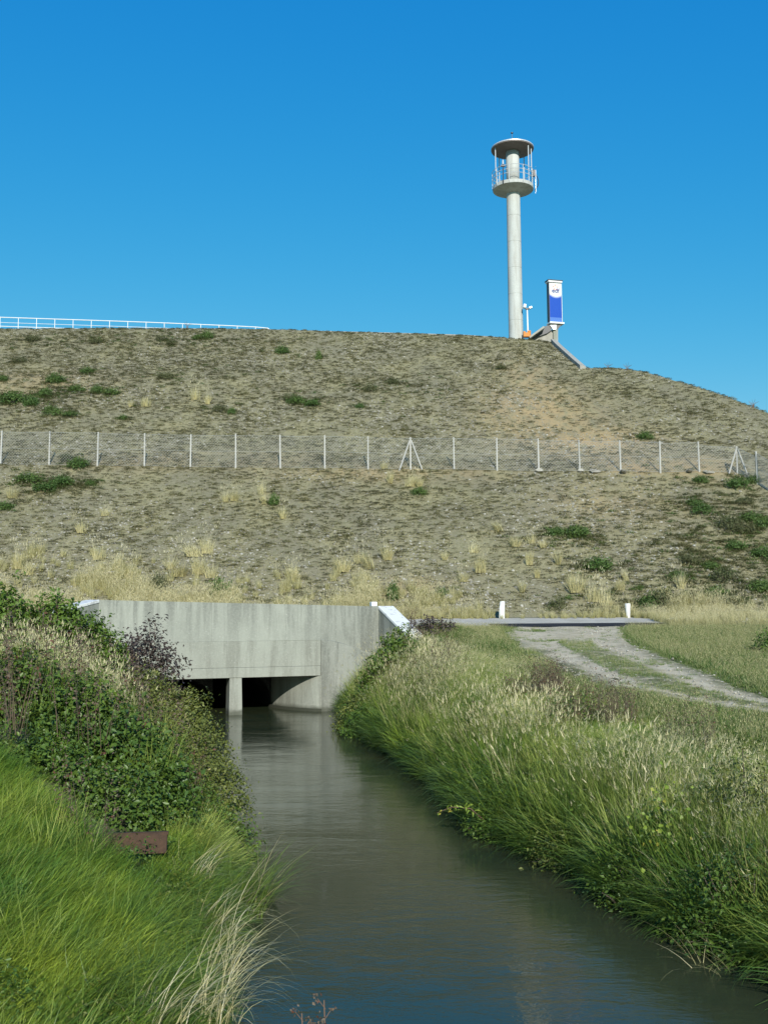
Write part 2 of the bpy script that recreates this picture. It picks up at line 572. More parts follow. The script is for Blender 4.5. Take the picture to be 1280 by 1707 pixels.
def hill_mat():
    k = NM('stony_slope')
    p = k.pos(1.0, 0.5, 0.5)
    n1 = k.noise(p, 0.45, 5, 0.65)
    n2 = k.noise(p, 4.6, 6, 0.7, 0.5)
    n3 = k.noise(p, 15.0, 5, 0.75)
    soil = k.mix(k.ramp(n1, 0.42, 0.60), (0.215, 0.196, 0.124), (0.275, 0.248, 0.136))
    soil = k.mix(k.math('MULTIPLY', k.ramp(n2, 0.5, 0.62), 0.75), soil, (0.170, 0.165, 0.082))
    soil = k.mix(k.math('MULTIPLY', k.ramp(n3, 0.55, 0.72), 0.7), soil, (0.34, 0.30, 0.225))
    n4 = k.noise(p, 7.5, 5, 0.7)
    soil = k.mix(k.math('MULTIPLY', k.ramp(n4, 0.56, 0.64), 0.6), soil, (0.135, 0.118, 0.075))
    n5 = k.noise(k.pos(1, 0.6, 0.6), 34.0, 4, 0.7)
    soil = k.mix(k.math('MULTIPLY', k.ramp(n5, 0.54, 0.66), 0.55), soil, (0.40, 0.365, 0.28))
    soil = k.mix(k.math('MULTIPLY', k.ramp(n5, 0.34, 0.46, (1, 1, 1), (0, 0, 0)), 0.6), soil, (0.085, 0.08, 0.048))
    sand = k.attr('sand')
    sk = k.math('MULTIPLY', sand, k.ramp(k.noise(p, 1.5, 5, 0.7), 0.36, 0.56))
    soil = k.mix(sk, soil, (0.40, 0.29, 0.15))
    hgt = k.math('ADD', k.math('MULTIPLY', n2, 0.7), k.math('MULTIPLY', n3, 0.5))
    return k.pbr(soil, 0.95, k.bump(hgt, 1.0, 0.07), spec=0.05)
M['hill'] = hill_mat()

def water_mat():
    k = NM('canal_water')
    p1 = k.pos(1.6, 3.2, 1); p2 = k.pos(6.0, 11.0, 1); p3 = k.pos(0.35, 0.6, 1)
    a = k.noise(p1, 1.0, 3, 0.55, 0.6); b = k.noise(p2, 1.6, 3, 0.6, 0.4); c = k.noise(p3, 1.0, 3, 0.5, 0.8)
    h = k.math('ADD', k.math('MULTIPLY', a, 0.55), k.math('MULTIPLY', b, 0.22))
    h = k.math('MULTIPLY', h, k.math('ADD', k.math('MULTIPLY', k.ramp(c, 0.35, 0.65), 0.9), 0.35))
    col = k.mix(k.ramp(c, 0.3, 0.7), (0.028, 0.040, 0.021), (0.046, 0.051, 0.025))
    return k.pbr(col, 0.04, k.bump(h, 0.45, 0.03), spec=0.5, IOR=1.33)
M['water'] = water_mat()

def asphalt_mat(name, c1, c2):
    k = NM(name)
    p = k.pos()
    f = k.noise(p, 40, 4, 0.7); g = k.noise(p, 1.2, 5, 0.65)
    c = k.mix(k.ramp(g, 0.35, 0.65), c1, c2)
    c = k.mix(k.math('MULTIPLY', k.ramp(f, 0.5, 0.75), 0.45), c, tuple(min(1, x * 1.8) for x in c2))
    return k.pbr(c, 0.92, k.bump(f, 0.6, 0.02), spec=0.06)
M['asphalt'] = asphalt_mat('asphalt', (0.030, 0.031, 0.034), (0.042, 0.042, 0.045))
M['gravel'] = asphalt_mat('chipping_gravel', (0.42, 0.38, 0.30), (0.54, 0.49, 0.40))

def track_mat():
    k = NM('dirt_track')
    p = k.pos()
    f = k.noise(p, 12, 6, 0.72); g = k.noise(p, 1.6, 5, 0.7)
    c = k.mix(k.ramp(g, 0.4, 0.62), (0.50, 0.41, 0.27), (0.64, 0.54, 0.37))
    c = k.mix(k.math('MULTIPLY', k.ramp(f, 0.5, 0.7), 0.5), c, (0.64, 0.57, 0.44))
    gr = k.math('MULTIPLY', k.attr('green'), k.ramp(k.noise(p, 2.6, 6, 0.7), 0.36, 0.52))
    c = k.mix(gr, c, (0.12, 0.13, 0.055))
    return k.pbr(c, 0.95, k.bump(f, 0.8, 0.04), spec=0.04)
M['track'] = track_mat()

M['conc'] = concrete('weathered_concrete', (0.315, 0.325, 0.275), (0.14, 0.145, 0.125), 0.7, top=(2.6, 3.9))
M['conc2'] = concrete('stained_concrete', (0.28, 0.287, 0.245), (0.12, 0.125, 0.105), 0.75)
M['conc_band'] = concrete('pale_concrete', (0.305, 0.315, 0.265), (0.17, 0.17, 0.14), 0.6)
M['conc_dark'] = concrete('shade_dark_concrete', (0.035, 0.035, 0.032), (0.02, 0.02, 0.018), 0.5)  # near-black base puts the shade inside the culvert into the concrete colour
M['coping'] = concrete('white_crusted_coping', (0.55, 0.55, 0.52), (0.25, 0.25, 0.23), 0.25, 1.0, 0.7)
M['tower'] = concrete('tower_render', (0.50, 0.52, 0.49), (0.33, 0.32, 0.28), 0.55)
M['tower_under'] = concrete('tower_soffit', (0.40, 0.40, 0.36), (0.22, 0.22, 0.2), 0.3)
M['crest'] = concrete('crest_concrete', (0.36, 0.345, 0.30), (0.2, 0.19, 0.16), 0.4)
M['roofsteel'] = painted('brown_roof_steel', (0.16, 0.13, 0.11), 0.6)
M['white'] = painted('white_paint', (0.78, 0.79, 0.77), 0.45, 0, 0.08)
M['galv'] = painted('galvanised_steel', (0.60, 0.62, 0.62), 0.45, 0.3, 0.1)
M['wire'] = painted('grey_wire', (0.46, 0.46, 0.42), 0.5, 0.3, 0.05)
M['post'] = painted('concrete_post', (0.43, 0.42, 0.385), 0.85, 0, 0.14)
M['dark'] = painted('dark_metal', (0.05, 0.05, 0.055), 0.5)
M['orange'] = painted('orange_paint', (0.60, 0.20, 0.012), 0.6, 0, 0.12)
M['bollard'] = painted('whitewashed_stone', (0.74, 0.73, 0.69), 0.9, 0, 0.16)
M['rust'] = None
def rust_mat():
    k = NM('rusty_steel')
    p = k.pos()
    f = k.noise(p, 14, 6, 0.7)
    c = k.mix(k.ramp(f, 0.35, 0.7), (0.042, 0.024, 0.013), (0.080, 0.042, 0.022))
    return k.pbr(c, 0.9, k.bump(f, 0.6, 0.01))
M['rust'] = rust_mat()
M['bark'] = painted('twig_bark', (0.10, 0.08, 0.055), 0.9, 0, 0.15)
M['reddish_bark'] = painted('brown_stem', (0.15, 0.09, 0.06), 0.9, 0, 0.15)
def stone_mat(name, a, b):
    k = NM(name)
    rnd = k.n('ShaderNodeObjectInfo').outputs['Random']
    f = k.noise(k.pos(), 16, 4, 0.65)
    c = k.mix(rnd, a, b)
    c = k.mix(k.math('MULTIPLY', k.ramp(f, 0.45, 0.7), 0.4), c, tuple(x * 0.6 for x in a))
    return k.pbr(c, 0.9, k.bump(f, 0.5, 0.02), spec=0.25)
M['stone'] = stone_mat('limestone_rubble', (0.22, 0.205, 0.165), (0.48, 0.455, 0.39))

STRAW = (0.40, 0.345, 0.185)
M['straw'] = leafy('dry_straw', (0.33, 0.31, 0.125), (0.52, 0.47, 0.235), (0.58, 0.52, 0.30), 0.15, 0.6, 0.3)
M['straw_pale'] = leafy('pale_straw', (0.46, 0.41, 0.19), (0.62, 0.56, 0.30), (0.66, 0.60, 0.38), 0.15, 0.6, 0.2)
M['lush'] = leafy('lush_grass', (0.085, 0.185, 0.022), (0.38, 0.45, 0.050), (0.38, 0.36, 0.15), 0.15, 0.5, 1.1, 0.7)
M['bank'] = leafy('tall_bank_grass', (0.090, 0.165, 0.022), (0.42, 0.46, 0.105), (0.40, 0.37, 0.17), 0.15, 0.55, 1.3, 0.5)
M['sedge'] = leafy('waterside_sedge', (0.060, 0.125, 0.018), (0.19, 0.25, 0.040), (0.33, 0.28, 0.14), 0.15, 0.45, 0.5, 0.8)
M['turf'] = leafy('short_turf', (0.085, 0.155, 0.030), (0.22, 0.27, 0.075), (0.34, 0.32, 0.15), 0.15, 0.6, 0.7, 0.6)
M['tussock'] = leafy('dry_turf_tussock', (0.135, 0.138, 0.055), (0.27, 0.24, 0.105), (0.34, 0.30, 0.15), 0.15, 0.7, 0.35, 0.8)
M['heath'] = leafy('grey_green_herb', (0.110, 0.112, 0.052), (0.185, 0.175, 0.088), (0.24, 0.21, 0.12), 0.15, 0.7, 0.35, 0.8)
M['leaf_dark'] = leafy('dark_leaf', (0.055, 0.105, 0.016), (0.15, 0.215, 0.030), (0.19, 0.24, 0.04), 0.15, 0.42, 0.4, 0.9)
M['leaf_mid'] = leafy('mid_green_leaf', (0.062, 0.12, 0.016), (0.14, 0.21, 0.03), (0.20, 0.26, 0.05), 0.15, 0.45, 0.4, 0.9)
M['leaf_olive'] = leafy('olive_leaf', (0.085, 0.115, 0.022), (0.20, 0.21, 0.045), (0.27, 0.24, 0.08), 0.15, 0.5, 0.5, 0.9)
M['leaf_purple'] = leafy('purple_brown_leaf', (0.055, 0.040, 0.034), (0.11, 0.085, 0.07), (0.07, 0.10, 0.035), 0.15, 0.5, 0.3, 0.9)
M['leaf_yellow'] = leafy('yellow_green_leaf', (0.14, 0.22, 0.025), (0.25, 0.29, 0.04), (0.33, 0.30, 0.05), 0.15, 0.5, 0.2, 0.9)
M['hill_green'] = leafy('slope_shrub_leaf', (0.055, 0.115, 0.022), (0.14, 0.20, 0.045), (0.20, 0.21, 0.07), 0.15, 0.55, 0.4, 0.6)
M['hill_olive'] = leafy('slope_herb_leaf', (0.085, 0.10, 0.038), (0.15, 0.15, 0.06), (0.21, 0.19, 0.09), 0.15, 0.6, 0.4, 0.6)
M['weed'] = leafy('brown_weed', (0.10, 0.075, 0.05), (0.19, 0.135, 0.085), (0.12, 0.05, 0.03), 0.15, 0.6, 0.3, 0.9)

# ================================================================== SETTING
def axis(a, b, step):
    return np.arange(a, b - 1e-6, step)
XS = np.concatenate([[-3000, -1500, -700, -350, -200, -140, -110, -90, -80], axis(-72, -14, 0.5), axis(-14, 14, 0.2), axis(14, 50, 0.4), [50, 54, 60, 70, 85, 110, 150, 220, 350, 700, 1500, 3000]])
YS = np.concatenate([[-3000, -1000, -300, -120, -60, -35, -22, -14, -8], axis(-4, 49.6, 0.2), axis(49.6, 108, 0.33), [108, 112, 120, 130, 140, 150, 155, 160, 170, 190, 210, 260, 400, 900, 1800, 4000]])
GX, GY = np.meshgrid(XS, YS)
GZ = terrain(GX, GY)
nx, ny = len(XS), len(YS)
gv = np.stack([GX.ravel(), GY.ravel(), GZ.ravel()], 1)
ii, jj = np.meshgrid(np.arange(nx - 1), np.arange(ny - 1))
q0 = (jj * nx + ii).ravel()
quads = np.stack([q0, q0 + 1, q0 + nx + 1, q0 + nx], 1)
qz = gv[quads][:, :, 2]
qc = gv[quads].mean(1)
qq = (qc[:, 0] - S0[0]) * NB[0] + (qc[:, 1] - S0[1]) * NB[1]
rr = (qc[:, 0] - S0[0]) * E[0] + (qc[:, 1] - S0[1]) * E[1]
hole = (qq > 0.0) & (qq < 1.2) & (rr > -9.0) & (rr < 0.4) & (qz.min(1) < 2.3)
is_hill = (qc[:, 1] > 49.6)
def sub_mesh(name, sel, mat, attrs):
    qs = quads[sel]
    used, inv = np.unique(qs, return_inverse=True)
    return np_mesh(name, gv[used], inv.reshape(-1, 4), None, mat, {k: a[used] for k, a in attrs.items()}, True)
mud = (np.clip(1 - np.abs(gv[:, 2] - 0.0) / 0.45, 0, 1) * (gv[:, 1] < 42) + (gv[:, 2] < 0)).clip(0, 1)
sand = np.zeros(len(gv))
for px, py, sx, sy, a in [(900, 690, 4.5, 7, 0.85), (985, 735, 4.5, 3.2, 1.0), (1060, 778, 3.2, 1.4, 1.0), (1150, 778, 3.0, 1.5, 0.9), (885, 640, 2.5, 7, 0.6), (70, 640, 5, 3, 0.5),
                          (230, 770, 5, 1.5, 0.45), (650, 790, 8, 1.2, 0.5), (1010, 840, 4, 3, 0.35), (680, 985, 2, 1, 0.6), (450, 770, 5, 1.5, 0.3)]:
    h0 = hit(px, py)
    sand = np.maximum(sand, a * np.exp(-(((gv[:, 0] - h0.x) / sx) ** 2 + ((gv[:, 1] - h0.y) / sy) ** 2)))
g_o = link('ground', sub_mesh('ground', (~is_hill) & (~hole), M['ground'], {'mud': mud}))
tag(g_o, 'grassy canal banks and flat meadow', None, None, 'structure')
h_o = link('hillside', sub_mesh('hillside', is_hill, M['hill'], {'sand': sand}))
tag(h_o, 'tall stony embankment slope', None, None, 'structure')

# water: one sheet from behind the camera into the culvert
wy = np.concatenate([axis(-40, 38, 1.0), [38, 40, 44, 50]])
wv, wq = [], []
for i, y in enumerate(wy):
    a, b = (xl(y) - 1.0, xr(y) + 1.0) if y < 36.5 else (-12.5 - (y - 36.5) * 0.36, -0.4 - (y - 36.5) * 0.36)
    wv += [(a, y, 0), (b, y, 0)]
    if i: wq.append((2 * i - 2, 2 * i - 1, 2 * i + 1, 2 * i))
w_o = link('canal_water', np_mesh('canal_water', wv, wq, None, M['water']))
tag(w_o, 'murky canal water with ripples', None, None, 'structure')

# road strip along the foot of the embankment
def strip(name, mat, y0, y1, lift, x0=-60, x1=75, wob=0.12, label=''):
    xs = np.arange(x0, x1, 0.5); n = 7
    vs, qs = [], []
    for i, x in enumerate(xs):
        a = y0 + wob * 2 * fbm(x, 3.0, 2.0, 21, 3); b = y1 + wob * 2 * fbm(x, 9.0, 2.0, 31, 3)
        for j in range(n):
            y = a + (b - a) * j / (n - 1)
            vs.append((x, y, 2.93 + (y - 43.5) * 0.068 + lift))
        if i:
            for j in range(n - 1):
                o = (i - 1) * n + j
                qs.append((o, o + n, o + n + 1, o + 1))
    o = link(name, np_mesh(name, vs, qs, None, mat, None, True))
    return tag(o, label, None, None, 'structure')
strip('gravel_verge', M['gravel'], 43.9, 49.1, 0.012, wob=0.4, label='pale gravel road edge at the slope foot')
strip('asphalt_road', M['asphalt'], 43.75, 45.6, 0.022, 4.6, 75, 0.05, 'dark asphalt road lane')

# dirt track curving from the road towards the right
tl = [(43.6, 5.2, 10.4), (41, 4.6, 9.7), (38, 4.4, 9.0), (34, 4.3, 8.6), (30, 4.3, 8.4), (26, 4.4, 8.2), (23, 4.75, 8.1), (21, 5.6, 8.1), (19, 6.8, 9.0), (17.5, 8.3, 10.6), (16, 10.3, 13), (14.5, 13, 16)]
tl = np.array(tl)[::-1]
def track_edges(y):
    return np.interp(y, tl[:, 0], tl[:, 1]), np.interp(y, tl[:, 0], tl[:, 2])
ty = np.arange(14.6, 43.7, 0.2); nt_ = 25
tv, tq, tg = [], [], []
for i, y in enumerate(ty):
    a, b = track_edges(y)
    a += 0.8 * float(fbm(y, 2.0, 1.5, 41, 3)); b += 0.8 * float(fbm(y, 5.0, 1.5, 51, 3))
    t = np.linspace(0, 1, nt_); xs_ = a + (b - a) * t
    z_ = terrain(xs_, np.full(nt_, y))
    edge = np.minimum(t, 1 - t)
    rut = np.exp(-((t - 0.28) / 0.11) ** 2) + np.exp(-((t - 0.74) / 0.11) ** 2)
    z_ = z_ + 0.035 - 0.03 * rut - 0.12 * np.clip(1 - edge / 0.06, 0, 1)
    far = float(sstep(30, 37, y))
    green = np.clip((1 - rut * 1.25) * (1 - far * 0.85), 0, 1)
    for k in range(nt_):
        tv.append((xs_[k], y, z_[k])); tg.append(green[k])
    if i:
        for k in range(nt_ - 1):
            o = (i - 1) * nt_ + k
            tq.append((o, o + 1, o + nt_ + 1, o + nt_))
t_o = link('dirt_track', np_mesh('dirt_track', tv, tq, None, M['track'], {'green': tg}, True))
tag(t_o, 'rutted dirt track joining the road', None, None, 'structure')

# ================================================================== CULVERT HEADWALL
def W(r, q, z):
    return Vector((S0[0] + E[0] * r + NB[0] * q, S0[1] + E[1] * r + NB[1] * q, z))
def slab(mb, r0, r1, q0, q1, zb, zt0, zt1=None):
    zt1 = zt0 if zt1 is None else zt1
    return mb.prism([W(r0, q0, zb), W(r1, q0, zb), W(r1, q1, zb), W(r0, q1, zb)], [W(r0, q0, zt0), W(r1, q0, zt1), W(r1, q1, zt1), W(r0, q1, zt0)])
hw = thing('culvert_headwall', 'grey concrete culvert headwall with two dark openings over the canal', 'culvert', (0, 0, 0))
def wz(r):                 # top of the wall falls to the right
    return 4.08 + (r - R_LEFT) * (3.83 - 4.08) / (R_RIGHT - R_LEFT)
# upper wall poured in panels with fine recessed joints
cuts = [R_LEFT, -6.1, -4.05, -1.95, 0.0, R_RIGHT]
for a, b in zip(cuts[:-1], cuts[1:]):
    m = MB(); slab(m, a + 0.002, b - 0.002, rng.uniform(0, 0.012), 0.55, 2.60 if b <= 0 else -1.2, wz(a), wz(b))
    m.build('wall_panel', M['conc'] if b <= 0 else M['conc2'], hw)
m = MB(); slab(m, R_LEFT + 0.01, -0.004, 0.010, 0.56, 1.66, 2.597); m.build('wall_band', M['conc_band'], hw, bevel=0.01)
m = MB(); slab(m, R_LEFT + 0.01, -0.004, 0.0, 3.2, 1.30, 1.655); m.build('lintel', M['conc_band'], hw, bevel=0.015)
# left end below the lintel
m = MB(); slab(m, R_LEFT - 0.3, -6.75, 0.02, 3.2, -1.2, 1.297); m.build('abutment', M['conc2'], hw, bevel=0.01)
# right abutment: curved inner face from the front corner back to the barrel mouth
pts = []
for k in range(13):
    t = k / 12
    pts.append((-1.22 * (1 - (1 - t) ** 1.6), 2.7 * t ** 1.3))       # (r,q) quarter curve
front = pts + [(0.35, 3.2), (0.35, 0.02)]
m = MB(); m.prism([W(r, q, -1.2) for r, q in front], [W(r, q, 1.297) for r, q in front]); m.build('curved_abutment', M['conc_band'], hw)
toe = [(r - 0.10, q - 0.02) for r, q in pts] + [(r + 0.02, q) for r, q in pts[::-1]]
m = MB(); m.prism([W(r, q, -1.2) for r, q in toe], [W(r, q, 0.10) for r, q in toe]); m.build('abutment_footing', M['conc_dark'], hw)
# pier with a battered nose
pc_ = -3.17
m = MB()
bt = [(pc_ - 0.28, -0.14), (pc_ + 0.25, -0.14), (pc_ + 0.26, 0.75), (pc_ - 0.22, 0.75)]
tp = [(pc_ - 0.21, 0.02), (pc_ + 0.23, 0.02), (pc_ + 0.23, 0.75), (pc_ - 0.18, 0.75)]
m.prism([W(r, q, -1.2) for r, q in bt], [W(r, q, 1.297) for r, q in tp]); m.build('pier', M['conc_band'], hw, bevel=0.02)
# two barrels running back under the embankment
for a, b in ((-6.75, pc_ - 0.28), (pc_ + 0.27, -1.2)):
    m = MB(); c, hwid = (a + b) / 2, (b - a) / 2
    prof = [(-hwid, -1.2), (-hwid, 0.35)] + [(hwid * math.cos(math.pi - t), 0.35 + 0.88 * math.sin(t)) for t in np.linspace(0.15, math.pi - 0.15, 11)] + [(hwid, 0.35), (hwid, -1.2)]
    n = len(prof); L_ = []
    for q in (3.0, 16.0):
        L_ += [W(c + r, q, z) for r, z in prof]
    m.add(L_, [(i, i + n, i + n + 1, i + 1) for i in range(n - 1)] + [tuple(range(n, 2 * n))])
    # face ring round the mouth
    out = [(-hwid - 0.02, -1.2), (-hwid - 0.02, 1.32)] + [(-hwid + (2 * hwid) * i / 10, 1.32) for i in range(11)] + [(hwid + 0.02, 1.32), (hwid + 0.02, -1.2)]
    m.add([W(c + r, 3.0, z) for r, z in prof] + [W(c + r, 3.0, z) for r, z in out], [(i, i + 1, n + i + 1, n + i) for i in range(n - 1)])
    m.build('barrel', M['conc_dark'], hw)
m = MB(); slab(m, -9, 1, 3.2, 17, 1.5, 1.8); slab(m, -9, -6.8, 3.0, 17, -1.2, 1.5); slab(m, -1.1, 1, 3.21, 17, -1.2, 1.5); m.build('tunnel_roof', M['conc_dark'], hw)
# curved warped wing rising out of the bank on the right
n = 14; lo, hi, lo2, hi2 = [], [], [], []
for k in range(n):
    t = k / (n - 1)
    r = 0.02 + 2.15 * t; q = -0.02 - 1.05 * t ** 1.8
    z = 2.60 - 0.75 * t ** 1.6
    lo.append(W(r, q, -1.2)); hi.append(W(r, q, z)); lo2.append(W(r, 0.01, -1.2)); hi2.append(W(r, 0.01, z + 0.03))
m = MB(); m.add(lo + hi + hi2, [(i, i + 1, n + i + 1, n + i) for i in range(n - 1)] + [(n + i, n + i + 1, 2 * n + i + 1, 2 * n + i) for i in range(n - 1)])
m.build('warped_wing', M['conc2'], hw)
# splayed wing walls with copings
def wing(p0, p1, th, zt0, zt1, mat):
    p0, p1 = Vector((*p0, 0)), Vector((*p1, 0))
    d = (p1 - p0).normalized(); s = Vector((-d.y, d.x, 0)) * th
    m = MB()
    m.prism([Vector((v.x, v.y, -0.8)) for v in (p0, p1, p1 + s, p0 + s)],
            [Vector((v.x, v.y, z)) for v, z in ((p0, zt0), (p1, zt1), (p1 + s, zt1), (p0 + s, zt0))])
    m.build('wing_wall', mat, hw)
    c0, c1 = p0 - s.normalized() * 0.03 * (1 if th > 0 else 1), p1 - s.normalized() * 0.03
    m = MB()
    top = [(c0, zt0), (c1, zt1), (c1 + s * 1.1, zt1), (c0 + s * 1.1, zt0)]
    m.prism([Vector((v.x, v.y, z + 0.004)) for v, z in top], [Vector((v.x, v.y, z + 0.11)) for v, z in top])
    return m
A1 = W(R_RIGHT, 0.0, 0); 
wing((A1.x, A1.y), (0.80, 36.9), 0.62, 3.74, 2.70, M['conc2']).build('coping', M['coping'], hw, bevel=0.015)
A0 = W(R_LEFT, 0.0, 0)
wing((A0.x, A0.y), (-10.9, 33.4), -0.62, 3.98, 3.55, M['conc2']).build('coping', M['coping'], hw, bevel=0.015)
p = W(R_RIGHT - 0.1, 0.3, wz(R_RIGHT) + 0.09)
m = MB(); m.box(p, (0.22, 0.3, 0.17), 0.3); m.build('survey_block', M['white'], hw, bevel=0.02)

# ================================================================== CREST FURNITURE
YC = 97.5
def pz(py, px=860, y=YC): return at_y(px, py, y)
base = hit(860, 561)
YT = base.y + 1.2
bt = at_y(860, 563, YT); bx = bt.x
ptop = at_y(852, 241, YT)
zroof = ptop.z
zb = zc(bx) - 0.6
tw = thing('watch_tower', 'slender pale concrete tower with railed platform and round roof on the crest', 'tower', (bx, YT, zb), 0)
H = zroof - zb
def th(py):                 # height on the tower axis of a photo row
    return at_y(856, py, YT).z - zb
s_ = YT / FPX * 1.012
m = MB(); zp_ = th(318)
rb, rt = 12.2 * s_, 11.6 * s_
nseg = 6
for k in range(nseg):       # column cast in drums with thin joints
    z0, z1 = zp_ * k / nseg, zp_ * (k + 1) / nseg
    r0, r1 = rb + (rt - rb) * k / nseg, rb + (rt - rb) * (k + 1) / nseg
    dm = MB(); dm.lathe([(r0 - 0.02, z0), (r0, z0 + 0.02), (r1, z1 - 0.02), (r1 - 0.02, z1)], n=40); dm.build('column_drum', M['tower'], tw, smooth=False)
rp = 34.5 * s_; zpt = th(310)
m = MB(); m.lathe([(rt, zp_ - 0.35), (rp - 0.15, zp_ + 0.02), (rp, zp_ + 0.08), (rp, zp_ + 0.42), (rp - 0.1, zp_ + 0.43), (rp - 0.1, zp_ + 0.2), (0.0, zp_ + 0.2)], n=48); m.build('platform', M['tower'], tw)
zf = zp_ + 0.2; zr = th(250)
m = MB(); m.lathe([(rt * 0.97, zf), (rt * 0.97, zr)], n=40); m.build('cabin_shaft', M['tower'], tw, smooth=True)
rr_ = 36 * s_
m = MB(); m.lathe([(rt * 1.2, zr - 0.2), (rr_ - 0.06, zr - 0.02), (rr_, zr), (rr_, zr + 0.16), (rr_ - 0.1, zr + 0.19), (0.3, zr + 0.40), (0, zr + 0.40)], n=48); m.build('roof', M['roofsteel'], tw)
m = MB(); m.lathe([(rr_ + 0.004, zr + 0.1), (rr_ + 0.03, zr + 0.1), (rr_ + 0.03, zr + 0.2), (rr_ + 0.004, zr + 0.2)], n=48); m.build('roof_edge', M['galv'], tw)
for a in (200, 318, 128, 45, -20):      # thin columns under the roof
    a = math.radians(a)
    c, s = math.cos(a) * (rp - 0.12), math.sin(a) * (rp - 0.12)
    m = MB(); m.tube([(c, s, zf), (c, s, zr)], 0.05, 8); m.build('roof_post', M['galv'], tw)
zrail = zp_ + 0.62
for a in np.arange(12, 372, 40):
    a = math.radians(float(a)); c, s = math.cos(a) * (rp + 0.03), math.sin(a) * (rp + 0.03)
    m = MB(); m.tube([(c, s, zp_ + 0.2), (c, s, zrail + 1.28)], 0.036, 6); m.build('rail_post', M['galv'], tw)
for zz in (zrail + 1.28, zrail + 0.85, zrail + 0.45):
    m = MB(); m.tube([(math.cos(t) * (rp + 0.03), math.sin(t) * (rp + 0.03), zz) for t in np.linspace(0, 2 * math.pi, 41)], 0.028, 5, False); m.build('guard_rail', M['galv'], tw)
m = MB(); m.tube([(0, 0, zr + 0.35), (0, 0, th(222))], 0.022, 5); m.lathe([(0.0, 0), (0.13, 0.03), (0.13, 0.1), (0, 0.14)], (0, 0, th(222)), 10); m.build('antenna', M['dark'], tw)
a = math.radians(236); c, s = math.cos(a) * (rp + 0.1), math.sin(a) * (rp + 0.1)
m = MB(); m.tube([(c, s, zp_ + 0.0), (c, s, zrail + 1.35)], 0.05, 6); m.box((c, s, zrail + 1.2), (0.4, 0.2, 0.16)); m.build('sensor_mount', M['dark'], tw)
m = MB(); m.tube([(c, s, zrail + 1.36), (c, s, zrail + 1.78)], [0.09, 0.07], 8); m.build('beacon', M['galv'], tw)
a = math.radians(-12); c, s = math.cos(a) * (rp + 0.06), math.sin(a) * (rp + 0.06)
m = MB(); m.box((c, s, zrail + 1.0), (0.26, 0.3, 0.6)); m.build('junction_box', M['dark'], tw)
m = MB(); m.tube([(c + 0.05 + 0.55 * math.sin(t) * (0.4 + 0.6 * k / 12), s, zrail + 1.25 - 2.0 * k / 12) for k, t in enumerate(np.linspace(0, math.pi, 13))], 0.04, 5); m.build('cable', M['dark'], tw)
a = math.radians(-8); c, s = math.cos(a) * (rp + 0.22), math.sin(a) * (rp + 0.22)
m = MB()
for dx in (-0.2, 0.2): m.tube([(c, s + dx, zp_ - 0.3), (c, s + dx, zrail + 1.3)], 0.018, 5)
for k in range(9): m.tube([(c, s - 0.2, zp_ - 0.1 + 0.3 * k), (c, s + 0.2, zp_ - 0.1 + 0.3 * k)], 0.012, 4)
m.build('ladder', M['galv'], tw)

# blue and white totem sign on its concrete bracket
YS_ = YT - 0.6
pc0 = at_y(925, 541, YS_); ptp = at_y(925, 469, YS_)
sg = thing('totem_sign', 'tall blue and white totem sign lettered edf on the crest', 'sign', (pc0.x, YS_, pc0.z), math.radians(14))
hS = ptp.z - pc0.z; wS = 21.5 * s_; dS = 0.5
def sign_mat():
    k = NM('printed_totem_face')
    co = k.n('ShaderNodeTexCoord').outputs['Generated']
    sp = k.n('ShaderNodeSeparateXYZ'); k.set(sp, '0', co)
    x, z = sp.outputs[0], sp.outputs[2]
    cx = k.math('SUBTRACT', x, 0.55)
    zz = k.math('SUBTRACT', z, k.math('MULTIPLY', k.math('MULTIPLY', cx, cx), 0.22))
    white = k.ramp(zz, 0.60, 0.67)
    c = k.mix(white, (0.006, 0.065, 0.40), (0.72, 0.74, 0.75))
    c = k.mix(k.ramp(z, 0.118, 0.120, (1, 1, 1), (0, 0, 0)), c, (0.07, 0.17, 0.48))
    return k.pbr(c, 0.35, spec=0.4)
M['totem'] = sign_mat()
m = MB(); m.box((0, 0, hS / 2), (wS, dS, hS - 0.36)); m.build('panel', M['totem'], sg, bevel=0.02)
m = MB(); m.box((-0.03, 0, hS - 0.11), (wS + 0.2, dS + 0.3, 0.15)); m.build('cap', M['white'], sg, bevel=0.02)
m = MB(); m.box((-0.03, 0, hS + 0.02), (wS + 0.32, dS + 0.36, 0.06)); m.build('cap_sheet', M['dark'], sg)
m = MB(); m.box((0.05, 0, 0.09), (wS + 0.26, dS + 0.4, 0.16)); m.build('base_plate', M['white'], sg, bevel=0.02)
for sx in (-1, 1):
    m = MB(); m.box((sx * (wS / 2 + 0.03), 0, hS / 2), (0.05, dS + 0.04, hS - 0.5)); m.build('side_trim', M['dark'] if sx < 0 else M['galv'], sg)  # dark left, pale right: shaded and sunlit sides put into the trim colours
cu = bpy.data.curves.new('lettering', 'FONT'); cu.body = 'edf'; cu.size = 0.62; cu.align_x = 'CENTER'; cu.extrude = 0.006; cu.offset = 0.012
lm = NM('dark_blue_print'); cu.materials.append(lm.pbr((0.03, 0.05, 0.20), 0.4))
tmp = bpy.data.objects.new('lettering_curve', cu)
lme = bpy.data.meshes.new_from_object(tmp); bpy.data.objects.remove(tmp)
lo_ = link('lettering', lme, sg, (0.02, -dS / 2 - 0.012, hS * 0.725)); lo_.rotation_euler = (math.pi / 2, 0, 0)
om = NM('orange_print').pbr((0.75, 0.22, 0.05), 0.4)
m = MB()
